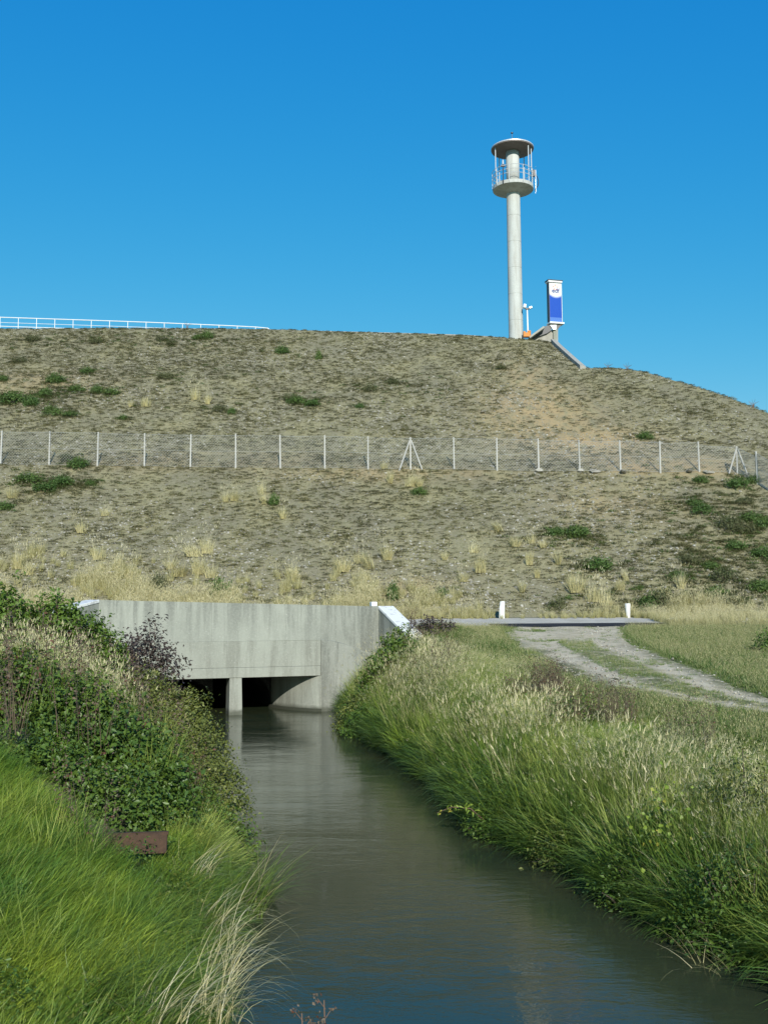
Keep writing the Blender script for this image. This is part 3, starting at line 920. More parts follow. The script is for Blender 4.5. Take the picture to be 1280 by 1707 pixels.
for k in range(5):
    a = math.pi / 2 + k * 2 * math.pi / 5
    R = Matrix.Rotation(-(a - math.pi / 2 + 0.5), 3, 'Y')
    m.box((0.02 + 0.22 * math.cos(a), -dS / 2 - 0.012, hS * 0.845 + 0.22 * math.sin(a)), (0.07, 0.012, 0.19), m=R)
m.build('emblem', om, sg)
# bracket and concrete end wall that carries the sign
ew = thing('concrete_end_wall', 'grey concrete end wall with sloping beam below the totem sign', 'concrete wall', (0, 0, 0))
def PY(px, py, dy=0.0):
    return at_y(px, py, YS_ + dy)
def extr(mb, pix, y0, y1):
    return mb.prism([at_y(px, py, YS_ + y0) for px, py in pix], [at_y(px, py, YS_ + y0) + Vector((0.0, y1 - y0, 0)) for px, py in pix])
m = MB(); extr(m, [(886, 563), (912, 552), (923, 549), (930, 549), (930, 572), (900, 572), (886, 570)], -0.1, 0.5); m.build('wall', M['crest'], ew)
m = MB(); extr(m, [(883, 561), (906, 544), (919, 541), (919, 550), (912, 555), (886, 565)], -0.35, -0.12); m.build('beam_shade_sheet', M['dark'], ew)  # dark sheet painting the shaded underside of the beam
m = MB(); extr(m, [(882, 560.5), (906, 543), (908, 545.5), (883.5, 563)], -1.2, 0.4); m.build('beam_top', M['crest'], ew)
m = MB(); extr(m, [(922, 541), (928.5, 541), (928.5, 570), (922, 570)], -0.3, 0.3); m.build('post', M['conc_band'], ew)
m = MB(); extr(m, [(917, 541.5), (927, 541.5), (926.5, 549), (922, 549)], -0.5, -0.3); m.build('bracket', M['galv'], ew)
m = MB(); extr(m, [(928.5, 541.5), (935, 541.5), (928.5, 550)], -0.15, 0.15); m.build('gusset', M['dark'], ew)
# sloping concrete edge running down the right-hand end of the crest
ed = MB(); a_, b_ = [], []
pl = [(924, 566), (932, 574), (946, 586.5), (960, 599), (973, 610)]
for px, py in pl:
    q = hit(px - 2, py + 5)
    q = at_y(px, py, q.y)
    a_.append(q + Vector((-0.35, -0.1, -0.9))); b_.append(q + Vector((0.18, 0.1, 0)))
vs, fs = [], []
for a, b in zip(a_, b_):
    vs += [Vector((a.x, a.y, a.z)), Vector((a.x, a.y, b.z + 0.06)), Vector((b.x, b.y, b.z + 0.02)), Vector((b.x, b.y, a.z))]
for i in range(len(pl) - 1):
    for k in range(4):
        fs.append((4 * i + k, 4 * i + (k + 1) % 4, 4 * i + 4 + (k + 1) % 4, 4 * i + 4 + k))
fs += [(0, 1, 2, 3), tuple(4 * (len(pl) - 1) + k for k in (3, 2, 1, 0))]
ed.add(vs, fs)
tag(ed.build('concrete_edge', M['crest']), 'sloping concrete edging running down the end of the crest', 'kerb')

# mast with two lamp heads standing on an orange base
YM = YT - 0.9
pb = at_y(880, 561, YM)
ms = thing('lamp_mast', 'thin white mast with two lamp heads on orange base beside the tower', 'mast', (pb.x, YM, pb.z))
hM = at_y(880, 513, YM).z - pb.z
m = MB(); m.tube([(0.0, 0, 0.3), (-0.03, 0, hM)], [0.085, 0.06], 8); m.build('pole', M['white'], ms)
m = MB(); m.tube([(-0.32, 0, hM - 0.02), (0.3, 0, hM - 0.1)], 0.04, 6); m.box((-0.03, 0, hM - 0.1), (0.3, 0.2, 0.14)); m.build('crossarm', M['dark'], ms)
R = Matrix.Rotation(0.15, 3, 'Y') @ Matrix.Rotation(-0.2, 3, 'X')
m = MB(); m.box((-0.28, -0.1, hM + 0.14), (0.26, 0.3, 0.38), m=R); m.build('lamp_head', M['galv'], ms, bevel=0.02)
m = MB(); m.box((0.28, -0.1, hM + 0.0), (0.3, 0.3, 0.2), m=Matrix.Rotation(-0.35, 3, 'Y')); m.build('lamp_head', M['galv'], ms, bevel=0.02)
m = MB(); m.box((-0.15, 0, 0.16), (0.62, 0.5, 0.42)); m.box((0.1, -0.05, 0.45), (0.26, 0.34, 0.24), 0.2); m.box((-0.36, -0.05, 0.43), (0.2, 0.3, 0.16))
m.tube([(0.2, -0.2, -0.1), (0.2, -0.2, 0.55)], 0.06, 6)
m.build('base', M['orange'], ms, bevel=0.03)

# railing on the left end of the crest
rl = thing('crest_railing', 'long white tube railing along the left of the crest', 'railing', (0, 0, 0))
YR = float(crest_y(np.array([-20.0]))[0]) + 3.5
top_of = lambda px: at_y(px, np.interp(px, [-40, 0, 90, 180, 250, 310, 380, 440, 448], [527, 528.5, 531.5, 534.5, 537, 539.5, 542.5, 545.5, 547]), YR)
pxs = list(np.arange(-30, 431, 30.4)) + [446]
for px in pxs:
    q = top_of(px)
    m = MB(); m.tube([q - Vector((0, 0, 1.15)), q], 0.035, 6); m.build('rail_post', M['white'], rl)
for dz, r in ((0, 0.045), (0.55, 0.022), (0.95, 0.038)):
    m = MB(); m.tube([top_of(px) - Vector((0, 0, dz)) for px in np.linspace(-45, 447, 25)], r, 6); m.build('rail', M['white'], rl)
m = MB()
q = top_of(446); m.tube([q, q + Vector((0.15, 0, -0.1)), q + Vector((0.25, 0, -0.5))], 0.055, 6); m.build('rail_end', M['white'], rl)
# low concrete kerb along the crest edge
kx = np.arange(-46, bx - 0.6, 2.0)
kb = thing('crest_kerb', 'low pale concrete kerb along the top edge of the slope', 'kerb', (0, 0, 0))
for i, (x0, x1) in enumerate(zip(kx[:-1], kx[1:])):
    y0, y1 = [float(crest_y(np.array([x]))[0]) + 0.75 for x in (x0, x1)]
    z0, z1 = [float(zc(np.array([x]))[0]) + 0.17 for x in (x0, x1)]
    m = MB(); g = 0.015
    m.prism([(x0 + g, y0, z0 - 0.6), (x1 - g, y1, z1 - 0.6), (x1 - g, y1 + 0.3, z1 - 0.6), (x0 + g, y0 + 0.3, z0 - 0.6)],
            [(x0 + g, y0, z0), (x1 - g, y1, z1), (x1 - g, y1 + 0.3, z1), (x0 + g, y0 + 0.3, z0)])
    m.build('kerb_block', M['crest'], kb)

# ================================================================== CHAIN LINK FENCE
fn = thing('chain_link_fence', 'long chain link fence on pale posts halfway up the embankment slope', 'fence', (0, 0, 0))
fp = [(-80, 775, 717), (1, 776, 718), (82, 776, 719), (162.5, 777, 720), (241, 777.5, 722), (317.5, 780, 724), (393, 781, 723), (467.5, 781, 725), (541.5, 781, 725.5), (613.5, 782, 727),
      (684.5, 783, 729), (757, 784, 729), (828.5, 785, 730), (898, 786, 731), (966.5, 786.5, 733), (1034.5, 787, 734), (1100.5, 788.5, 735), (1165.5, 786.5, 736), (1229, 790, 744), (1262.5, 808, 752), (1300, 830, 775)]
posts = []
for i, (px, pyb, pyt) in enumerate(fp):
    b = hit(px, pyb)
    t = at_y(px, pyt, b.y)
    posts.append((b, t.z - b.z))
for i, (b, hgt) in enumerate(posts):
    m = MB(); w = 0.10; lx, ly = rng.normal(0, 0.025), rng.normal(0, 0.03)
    m.prism([(b.x - w / 2, b.y - w / 2, b.z - 0.3), (b.x + w / 2, b.y - w / 2, b.z - 0.3), (b.x + w / 2, b.y + w / 2, b.z - 0.3), (b.x - w / 2, b.y + w / 2, b.z - 0.3)],
            [(b.x + lx - w / 2.4, b.y + ly - w / 2.4, b.z + hgt), (b.x + lx + w / 2.4, b.y + ly - w / 2.4, b.z + hgt), (b.x + lx + w / 2.4, b.y + ly + w / 2.4, b.z + hgt), (b.x + lx - w / 2.4, b.y + ly + w / 2.4, b.z + hgt)])
    o = m.build('post', M['post'], fn)
    if i == 5: o['label'] = 'rust stained fence post'; 
    if i in (10, 18):
        for sx in (-1, 1):
            f = Vector((b.x + sx * (0.78 if i == 10 else 0.62), b.y - 0.1, 0)); f.z = tz(f.x, f.y) - 0.1
            m = MB(); m.tube([f, Vector((b.x + sx * 0.05, b.y - 0.1, b.z + hgt - 0.22))], 0.055, 5); m.build('brace', M['post'], fn)
for i in range(len(posts) - 1):
    (a, ha), (b, hb) = posts[i], posts[i + 1]
    Wd = (b - a).length; Hh = min(ha, hb) - 0.12
    pitch = 0.19
    segs = []
    n1 = int((Wd + Hh) / pitch)
    for k in range(-int(Hh / pitch), int(Wd / pitch) + 1):
        for sgn in (1, -1):
            u0 = k * pitch; u1 = u0 + Hh
            z0, z1 = 0.0, Hh
            if u0 < 0: z0 = -u0; u0 = 0
            if u1 > Wd: z1 -= (u1 - Wd); u1 = Wd
            if z1 - z0 < 0.02: continue
            segs.append((u0, z0, u1, z1) if sgn == 1 else (Wd - u0, z0, Wd - u1, z1))
    d = (b - a) / Wd
    vs, fs = [], []
    rr2 = 0.0068
    for u0, z0, u1, z1 in segs:
        p0 = a + d * u0 + Vector((0, -0.05, 0.06 + z0)); p1 = a + d * u1 + Vector((0, -0.05, 0.06 + z1))
        o = len(vs)
        ax = (p1 - p0).normalized(); s1 = ax.cross(Vector((0, 1, 0))).normalized() * rr2; s2 = Vector((0, rr2, 0))
        vs += [p0 + s1, p0 - s1 * 0.5 + s2, p0 - s1 * 0.5 - s2, p1 + s1, p1 - s1 * 0.5 + s2, p1 - s1 * 0.5 - s2]
        fs += [(o, o + 1, o + 4, o + 3), (o + 1, o + 2, o + 5, o + 4), (o + 2, o, o + 3, o + 5)]
    m = MB(); m.add(vs, fs)
    m.build('mesh_panel', M['wire'], fn)
    for zz in (0.06, 0.06 + Hh / 2, 0.06 + Hh):
        m = MB(); m.tube([a + Vector((0, -0.05, zz)), (a + b) / 2 + Vector((0, -0.05, zz - 0.02)), b + Vector((0, -0.05, zz))], 0.009, 4); m.build('line_wire', M['wire'], fn)

# two whitewashed marker posts at the roadside
for i, (px, pyb, pyt, w0, w1, lean, lab) in enumerate([(836, 1032, 1003.5, 0.27, 0.23, -0.05, 'left whitewashed marker post leaning slightly at the roadside'), (1047.5, 1036, 1007, 0.17, 0.24, 0.02, 'right whitewashed marker post with wider chipped head at the roadside')]):
    g = hit(px, pyb, 42); g.y = 49.0
    b = at_y(px, pyb + 1, 49.0); t = at_y(px, pyt, 49.0)
    hgt = t.z - b.z
    m = MB()
    rings = [(0, w0), (0.3, w0 * 0.99), (0.7, (w0 + w1) / 2), (0.88, w1), (1.0, w1 * 0.98), (1.03, w1 * 0.8)]
    vs, fs = [], []
    for tt, w in rings:
        for k in range(8):
            a = math.pi / 8 + k * math.pi / 4
            j = 1 + random.uniform(-0.05, 0.05)
            vs.append((lean * tt * -1 + math.cos(a) * w / 1.85 * j * (-1 if False else 1), math.sin(a) * w / 1.85 * j, hgt * tt - (0.25 if tt == 0 else 0)))
    for r_ in range(len(rings) - 1):
        for k in range(8): fs.append((r_ * 8 + k, r_ * 8 + (k + 1) % 8, r_ * 8 + 8 + (k + 1) % 8, r_ * 8 + 8 + k))
    fs.append(tuple((len(rings) - 1) * 8 + k for k in range(8)))
    m.add(vs, fs)
    o = m.build('marker_post', M['bollard']); o.location = (b.x, 49.0, b.z)
    tag(o, lab, 'marker post', 'marker posts along the road')

# ================================================================== STONES
def rock_mesh(name, seed, flat=0.6, mat='stone'):
    r = np.random.default_rng(seed)
    m = MB(); n, k = 7, 4
    vs = [(0, 0, -0.4 * flat)]
    for j in range(1, k):
        ph = -math.pi / 2 + math.pi * j / k
        for i in range(n):
            a = 2 * math.pi * (i + 0.5 * (j % 2)) / n
            q = 0.5 * (1 + r.uniform(-0.28, 0.22))
            vs.append((q * math.cos(a) * math.cos(ph), q * math.sin(a) * math.cos(ph) * 0.8, q * math.sin(ph) * flat))
    vs.append((r.uniform(-.1, .1), 0, 0.45 * flat))
    fs = [(0, 1 + (i + 1) % n, 1 + i) for i in range(n)]
    for j in range(k - 2):
        for i in range(n):
            fs.append((1 + j * n + i, 1 + j * n + (i + 1) % n, 1 + (j + 1) * n + (i + 1) % n, 1 + (j + 1) * n + i))
    L = len(vs) - 1; o = 1 + (k - 2) * n
    fs += [(o + i, o + (i + 1) % n, L) for i in range(n)]
    m.add(vs, fs)
    return m.mesh(name, M[mat])
rocks = [rock_mesh('rock', 100 + i, 0.5 + 0.1 * (i % 3)) for i in range(5)]

def hill_pts(n, px0=-60, px1=1340, py0=540, py1=1030, dens=None):
    """points on the slope, even over the ground seen"""
    out = np.zeros((0, 3))
    while len(out) < n:
        k = n * 2
        x = U(-58, 56, k); y = U(Y_TOE + 0.1, 102, k)
        ok = (np.abs(x / y) < 0.55) & (y < crest_y(x) + 0.5)
        x, y = x[ok], y[ok]
        if dens is not None:
            pk = rng.random(len(x)) < dens(x, y)
            x, y = x[pk], y[pk]
        out = np.concatenate([out, np.stack([x, y, terrain(x, y)], 1)])
    return out[:n]
n = 44000
P_ = hill_pts(n, dens=lambda x, y: np.clip(0.25 + 2.2 * fbm(x, y, 5, 61, 3) + 0.25 * (y < 62), 0.06, 1))
scl = 0.05 + 0.16 * rng.random(n) ** 4
tl_ = np.stack([U(-.5, .9, n), U(-.5, .5, n)], 1)
scatter('rubble', P_ + np.array([0, 0, 0.01]), scl, U(0, 6.28, n), rocks, 'pale stones strewn over the slope', 'stones', tl_)
# a few big pale stones that can be told apart near the fence
for i, (px, py, s, lab) in enumerate([(991, 788, 0.55, 'whitish boulder under the fence right of the braced post'), (1038, 789, 0.6, 'flat grey boulder at the foot of a fence post right of centre'), (968, 788, 0.4, 'small grey boulder at the fence foot'),
                                 (187, 958, 0.6, 'pale yellowish boulder among dry grass above the left end of the culvert wall'), (747, 999, 0.5, 'white boulder at slope foot left of the roadside marker posts'), (1180, 790, 0.5, 'whitish boulder by the right braced fence post'), (1148, 789, 0.5, 'long pale boulder between the last fence posts'),
                                 (899, 787, 0.5, 'buff boulder around a fence post foot'), (805, 689, 0.45, 'bluish grey boulder alone on the slope above the fence')]):
    b = hit(px, py)
    o = link('boulder', rocks[i % 5], None, b + Vector((0, -0.1, 0.08)))
    o.scale = (s * 1.3, s, s * 0.8); o.rotation_euler = (0.3, 0.1, i * 1.3)
    tag(o, lab, 'boulder', 'pale boulders on the slope')

# ================================================================== SLOPE VEGETATION
def mound_mesh(name, mat, n, r, h, w):
    """low cushion of short blades"""
    L = Leaves()
    b = disc(n, r)
    q = np.hypot(b[:, 0], b[:, 1]) / r
    b[:, 2] = h * 0.3 * (1 - q * q)
    a = np.arctan2(b[:, 1], b[:, 0]) + rng.normal(0, 0.7, n)
    L.blades(b, U(h * 0.5, h, n), w, a, 0.2 + q * 0.9, U(0.0, 0.9, n), 2)
    return L.mesh(name, M[mat])
tus = [mound_mesh('tussock', 'tussock', 46, 0.20, 0.15, 0.028) for _ in range(4)] + [mound_mesh('herb', 'heath', 44, 0.22, 0.12, 0.032) for _ in range(3)]
n = 66000
P_ = hill_pts(n, dens=lambda x, y: np.clip(0.65 + 1.2 * fbm(x, y, 2.5, 71, 4), 0.2, 1))
# fewer cushions on the bare sandy patches
sd = np.zeros(n)
for px, py, sx, sy, a in [(900, 690, 4.5, 7, 0.85), (985, 735, 4.5, 3.2, 1.0), (1060, 778, 3.2, 1.4, 1.0), (1150, 778, 3.0, 1.5, 0.9), (885, 640, 2.5, 7, 0.6)]:
    h0 = hit(px, py); sd = np.maximum(sd, a * np.exp(-(((P_[:, 0] - h0.x) / sx) ** 2 + ((P_[:, 1] - h0.y) / sy) ** 2)))
P_ = P_[rng.random(n) > sd * 0.85]; n = len(P_)
kind_f = fbm(P_[:, 0], P_[:, 1], 5, 75, 3) + rng.normal(0, 0.2, n)
idx = np.where(kind_f > 0.02, rng.integers(0, 4, n), rng.integers(4, 7, n))
scatter('slope_turf', P_, 0.3 + 0.95 * rng.random(n) ** 2.2, U(0, 6.28, n), tus, 'dry turf cushions over the whole slope', 'turf', None, idx)

straw_t = [tuft_mesh('straw', M['straw'], 60, 0.16, 0.62, 0.016, (0.1, 0.7), 0.35, 3, 14) for _ in range(4)]
# dense dry grass along the foot of the slope
def toe_dens(x, y):
    e = 50.6 + 4.8 * np.clip(-x / 14 + 0.35, 0, 1) + 2.6 * fbm(x, y, 4.5, 81, 3) * 2
    return np.clip((e - y) / 2.0, 0, 1) * np.clip(0.5 - 0.16 * (y - 50) + 3.4 * fbm(x, y, 1.4, 83, 2), 0.015, 1)
n = 2300
out = np.zeros((0, 2))
while len(out) < n:
    x = U(-34, 34, 6000); y = U(49.3, 60, 6000)
    k = (rng.random(6000) < toe_dens(x, y)) & (np.abs(x / y) < 0.55)
    out = np.concatenate([out, np.stack([x[k], y[k]], 1)])
out = out[:n]
P_ = np.column_stack([out, terrain(out[:, 0], out[:, 1])])
scatter('dry_grass', P_, U(0.65, 1.25, n), U(0, 6.28, n), straw_t, 'straw coloured grass along the foot of the slope', 'grass')

# single dry tufts
TO_LABEL = []
def where(px, py):
    if py < 715:
        v = 'just below the crest' if py < 612 else ('high on the slope' if py < 660 else 'a little above the fence')
        h = [(100, 'under the railing left end'), (220, 'under the railing middle'), (450, 'under the railing right end'), (700, 'under the bare crest'), (2000, 'under the tower')]
    else:
        v = 'close below the fence' if py < 850 else ('halfway up to the fence' if py < 925 else 'near the slope foot')
        h = [(60, 'at the left picture edge'), (160, 'above the left wing wall'), (260, 'above the culvert wall left corner'), (400, 'above the culvert pier'), (530, 'above the right culvert opening'), (640, 'above the culvert wall right end'),
             (760, 'left of both marker posts'), (870, 'behind the left marker post'), (960, 'between the marker posts'), (1080, 'behind the right marker post'), (1180, 'right of both marker posts'), (2000, 'at the far right')]
    return v + ' ' + next(t for a, t in h if px < a)
def give_labels():
    from collections import defaultdict
    g = defaultdict(list)
    for o, what, px, py in TO_LABEL:
        g[(what, where(px, py))].append((px, py, o))
    ORD = {1: [''], 2: ['left of two ', 'right of two '], 3: ['leftmost of three ', 'middle of three ', 'rightmost of three ']}
    for (what, wh), L in g.items():
        L.sort(key=lambda q: q[0])
        n = len(L)
        words = ORD.get(n) or ['leftmost '] + ['%s from left, ' % w for w in ('second', 'third', 'fourth', 'fifth', 'sixth', 'seventh', 'eighth')][:n - 2] + ['rightmost ']
        for w, (px, py, o) in zip(words, L):
            o['label'] = w + what + ' ' + wh
big_t = [tuft_mesh('grass_tuft', M['straw_pale'], int(U(90, 200, 1)[0]), U(0.18, 0.36, 1)[0], U(0.85, 1.25, 1)[0], 0.024, (0.05, U(0.5, 1.1, 1)[0]), U(0.3, 0.75, 1)[0], 3, 18, az=a_) for a_ in (None, 0.4, None, 2.6, None, None, 5.2, None)]
T_up = [(325, 668, 1.25, 'tall pale dry grass tuft on the upper slope, left of a close pair'), (346, 674, 0.95, 'shorter pale dry grass tuft on the upper slope, right of a close pair'), (243, 679, 1.05, 'broad pale dry grass tuft alone on the upper slope above the fence'), (218, 680, 0.7, 'thin pale dry grass tuft left of a broad one on the upper slope')]
T_mid = [(436, 826, 1.0), (440, 842, 0.95), (471, 866, 1.0), (137, 890, 1.0), (175, 862, .8), (376, 838, .9), (390, 836, .8), (20, 832, .9), (165, 934, 1.1), (195, 945, 1.05), (650, 806, .9), (683, 812, 1.1), (640, 784, .8), (699, 812, .9),
         (832, 888, 1.0), (858, 912, .95), (885, 907, 1.05), (882, 944, 1.1), (930, 942, 1.0), (800, 957, 1.0), (772, 972, .9), (741, 935, .8), (789, 922, .8), (960, 990, 1.2), (987, 1004, 1.25), (1044, 971, .9), (1135, 984, 1.1),
         (325, 930, 1.2), (345, 925, 1.1), (285, 950, 1.1), (298, 962, 1.1), (330, 960, 1.1), (352, 965, 1.0), (215, 968, 1.1), (30, 950, 1.1), (45, 960, 1.0), (600, 940, 1.1), (645, 935, 1.1), (617, 950, 1.0), (570, 955, 1.0), (490, 965, 1.0), (895, 965, .8), (870, 990, .9), (1032, 985, .8), (1070, 690, 0.0), (905, 915, .7), (1010, 1012, .9)]
for i, (px, py, s, lab) in enumerate(T_up):
    o = link('grass_tuft', big_t[(0, 2, 4, 5)[i % 4]], None, hit(px, py)); o.scale = (s,) * 3; o.rotation_euler = (0, 0, i * 1.7)
    tag(o, lab, 'grass tuft', 'dry grass tufts above the fence')
for i, (px, py, s) in enumerate(T_mid):
    if s == 0: continue
    o = link('grass_tuft', big_t[i % 8], None, hit(px, py)); o.scale = (s * random.uniform(0.7, 1.15), s * 0.9, s * random.uniform(0.7, 1.05)); o.rotation_euler = (0, 0, i * 2.1)
    tag(o, 'pale dry grass tuft', 'grass tuft', 'dry grass tufts below the fence')
    TO_LABEL.append((o, 'dry tuft', px, py))

def shrub_mesh(name, mat, rx, ry, rz, nc, per, leaf, cr=0.16, seed=None, aspect=0.55, up=0.5, low=-0.1):
    """clusters of leaves over an uneven dome"""
    L = Leaves()
    u = U(low, 1, nc); a = U(0, 2 * np.pi, nc)
    rr = 1.0 - 0.35 * rng.random(nc) ** 2 + rng.normal(0, 0.10, nc)
    s = np.sqrt(1 - u * u)
    c = np.stack([rx * rr * s * np.cos(a), ry * rr * s * np.sin(a), rz * rr * u + 0.0], 1)
    c[:, 2] = np.maximum(c[:, 2], 0.03)
    nn = np.stack([s * np.cos(a) / rx, s * np.sin(a) / ry, u / rz + 0.15], 1); nn /= np.linalg.norm(nn, axis=1, keepdims=True)
    p = np.repeat(c, per, 0) + rng.normal(0, cr * 0.5, (nc * per, 3))
    nr = np.repeat(nn, per, 0) * 0.6 + rng.normal(0, 0.5, (nc * per, 3)); nr[:, 2] += up
    ct = np.repeat(U(0, 0.85, nc), per) * 0.6 + U(0, 0.4, nc * per)
    L.leaves(p, leaf * (0.45 + 0.95 * rng.random(nc * per) ** 1.3), nr, ct, aspect)
    return L.mesh(name, M[mat]), c
def stems_mesh(c, mat, r=0.012, k=9):
    m = MB()
    sel = rng.choice(len(c), min(k, len(c)), replace=False)
    for i in sel:
        p = Vector(c[i]); b = Vector((p.x * 0.12, p.y * 0.12, -0.08))
        mid = (b + p) / 2 + Vector((rng.normal(0, 0.04), rng.normal(0, 0.04), 0.08))
        m.tube([b, mid, p], [r, r * 0.7, r * 0.35], 4)
    return m.mesh('stems', M[mat])
hs_protos = []
for mat, leaf in (('hill_green', 0.11), ('hill_green', 0.10), ('hill_olive', 0.09)):
    fm, c = shrub_mesh('foliage', mat, 0.55, 0.5, 0.42, 90, 14, leaf, 0.2, aspect=0.42, up=0.2)
    hs_protos.append((fm, stems_mesh(c, 'bark', 0.016)))
SH_up = [(92, 637, 1.1, .8, 0), (145, 622, 1.0, .55, 0), (22, 672, 1.5, 1.0, 0), (52, 676, 1.0, .8, 0), (76, 661, 1.0, .7, 1), (128, 653, 1.0, .6, 0), (162, 655, .9, .6, 1), (186, 658, 1.0, .55, 0), (88, 692, 1.05, .75, 1), (118, 694, 1.0, .4, 1), (276, 632, 1.0, .65, 2),
         (345, 564, 1.0, .8, 0), (330, 566, .7, .5, 1), (470, 589, 1.0, .7, 0), (531, 599, .5, .8, 1), (495, 673, 1.1, .6, 0), (520, 676, 1.0, .5, 0), (481, 668, .7, .6, 2), (617, 652, .9, .6, 2), (655, 640, .8, .5, 2), (55, 568, 1.1, .6, 2), (270, 568, 1.0, .6, 2), (35, 604, .9, .5, 2), (158, 572, 1.1, .5, 2), (285, 575, .9, .4, 2), (600, 680, .5, .4, 0), (365, 685, .9, .5, 2), (386, 690, .5, .5, 1), (1075, 732, .85, .6, 0), (835, 615, .7, .4, 2), (155, 800, 0, 0, 0), (205, 700, .5, .4, 0), (5, 635, .7, .5, 0)]
SH_mid = [(130, 779, 1.0, .7, 0), (112, 770, .8, .6, 2), (48, 803, 1.3, .6, 0), (78, 818, 1.2, .6, 0), (105, 808, 1.1, .6, 0), (6, 850, .8, .5, 0), (456, 841, .5, .7, 0), (699, 825, .7, .5, 0), (928, 893, 0.8, .55, 0), (962, 893, 1.1, .6, 0), (996, 950, 1.1, .7, 0), (975, 947, .7, .5, 2), (1168, 806, .7, .5, 0), (1230, 812, 1.1, .7, 0), (1255, 806, .7, .5, 1),
          (1170, 856, 1.0, .6, 1), (1155, 842, .7, .4, 1), (1215, 882, 1.2, .8, 2), (1242, 888, 1.0, .6, 2), (1250, 868, .9, .5, 0), (1225, 916, .9, .5, 0), (1205, 968, 1.1, .6, 2), (1100, 1012, 1.2, .9, 2), (1082, 1014, .8, .6, 1), (1190, 995, 1.0, .5, 0), (1150, 938, .9, .5, 2), (1270, 930, 1.0, .6, 0), (1130, 965, .8, .4, 1), (1185, 948, .7, .4, 0), (1265, 985, .9, .6, 0), (365, 998, .85, 1.0, 0), (264, 984, .7, .9, 2), (930, 1016, .7, .7, 2), (655, 1000, .5, .8, 1), (735, 995, .5, .5, 0), (1215, 1010, 1.2, .6, 2), (1240, 840, .9, .4, 2), (1275, 880, 1.0, .7, 0), (150, 810, .5, .3, 1)]
def place_shrub(px, py, sx, sz, k, lab, grp, rz):
    fm, sm = hs_protos[k]
    b = hit(px, py)
    t = thing('low_shrub', lab or 'green shrub', 'shrub', b, rz, grp)
    if not lab: TO_LABEL.append((t, names_k[k], px, py))
    t.scale = (sx * 1.15, sx * 1.15, sz * 1.9)
    link('foliage', fm, t); link('stems', sm, t)
names_k = {0: 'dark green shrub', 1: 'small green shrub', 2: 'faded olive shrub'}
own = {(22, 672): 'largest green shrub at the left edge of the slope above the fence', (345, 564): 'green shrub just below the crest near the end of the railing', (470, 589): 'lone bright green shrub under the crest between railing and tower', (1075, 732): 'round green shrub just behind the fence on the right',
       (962, 893): 'widest dark green shrub halfway between road and fence, right of centre', (365, 998): 'upright dark green shrub directly behind the culvert wall top', (1230, 812): 'green shrub beneath the right braced fence post', (130, 779): 'green shrub at the foot of the fence on the left', (1100, 1012): 'large grey green bushy herb behind the road right of the marker posts'}
for i, (px, py, sx, sz, k) in enumerate(SH_up):
    if sx: place_shrub(px, py, sx, sz, k, own.get((px, py)), ('green low shrubs above the fence', 'small low shrubs above the fence', 'olive low shrubs above the fence')[k], i * 1.9)
for i, (px, py, sx, sz, k) in enumerate(SH_mid):
    place_shrub(px, py, sx, sz, k, own.get((px, py)), ('green low shrubs below the fence', 'small low shrubs below the fence', 'olive herb shrubs below the fence')[k], i * 1.3)
give_labels()
# green herbs spreading round the shrubs
gpt = []
for px, py, sx, sz, k in SH_up + SH_mid:
    if not sx: continue
    b = hit(px, py); m_ = int(16 * sx)
    q = np.column_stack([b.x + rng.normal(0, 0.9 * sx, m_), b.y + rng.normal(0.2, 0.6 * sx, m_)]); gpt.append(q)
for px, py, n_, sx, sy in [(1215, 900, 420, 2.6, 4.5), (1190, 970, 260, 3.0, 2.5), (60, 665, 160, 3.0, 2.0), (100, 810, 90, 1.8, 1.0), (940, 893, 70, 1.8, 0.8), (640, 650, 70, 3, 2), (300, 640, 90, 6, 3), (1100, 1005, 140, 2.5, 1.0), (350, 575, 80, 3, 1.5), (110, 570, 120, 5, 1.6)]:
    b = hit(px, py); gpt.append(np.column_stack([b.x + rng.normal(0, sx, n_), b.y + rng.normal(0, sy, n_)]))
gpt = np.concatenate(gpt); gpt = gpt[gpt[:, 1] > Y_TOE + 0.3]
herb_t = [mound_mesh('green_herb', mm, 50, 0.24, 0.20, 0.026) for mm in ('hill_green', 'hill_olive', 'hill_olive')]
scatter('slope_herbs', np.column_stack([gpt, terrain(gpt[:, 0], gpt[:, 1])]), U(0.6, 1.5, len(gpt)), U(0, 6.28, len(gpt)), herb_t, 'green herbs growing around the shrubs of the slope', 'herbs')
# thin dead weeds standing on the skyline
for i, (px, py, h, lab) in enumerate([(312, 547, 0.75, 'bare twiggy weed on the skyline beside the railing'), (1045, 616, 0.6, 'bare twiggy weed on the skyline right of the concrete edging'), (1013, 613, 0.5, 'small bare weed on the skyline next to the concrete edging'), (1255, 679, 0.6, 'bare twiggy weed on the skyline at the far right')]):
    b = hit(px, py + 1)
    m = MB()
    for k in range(9):
        a = k * 2.4; r = 0.25 + 0.1 * (k % 3)
        m.tube([(0, 0, -0.1), (r * .3 * math.cos(a), r * .3 * math.sin(a), h * 0.45), (r * math.cos(a), r * math.sin(a), h * (0.7 + 0.3 * ((k * 7) % 5) / 5))], [0.014, 0.011, 0.008], 3)
    o = m.build('dead_weed', M['reddish_bark']); o.location = b
    tag(o, lab, 'weed', 'dead weeds on the skyline')

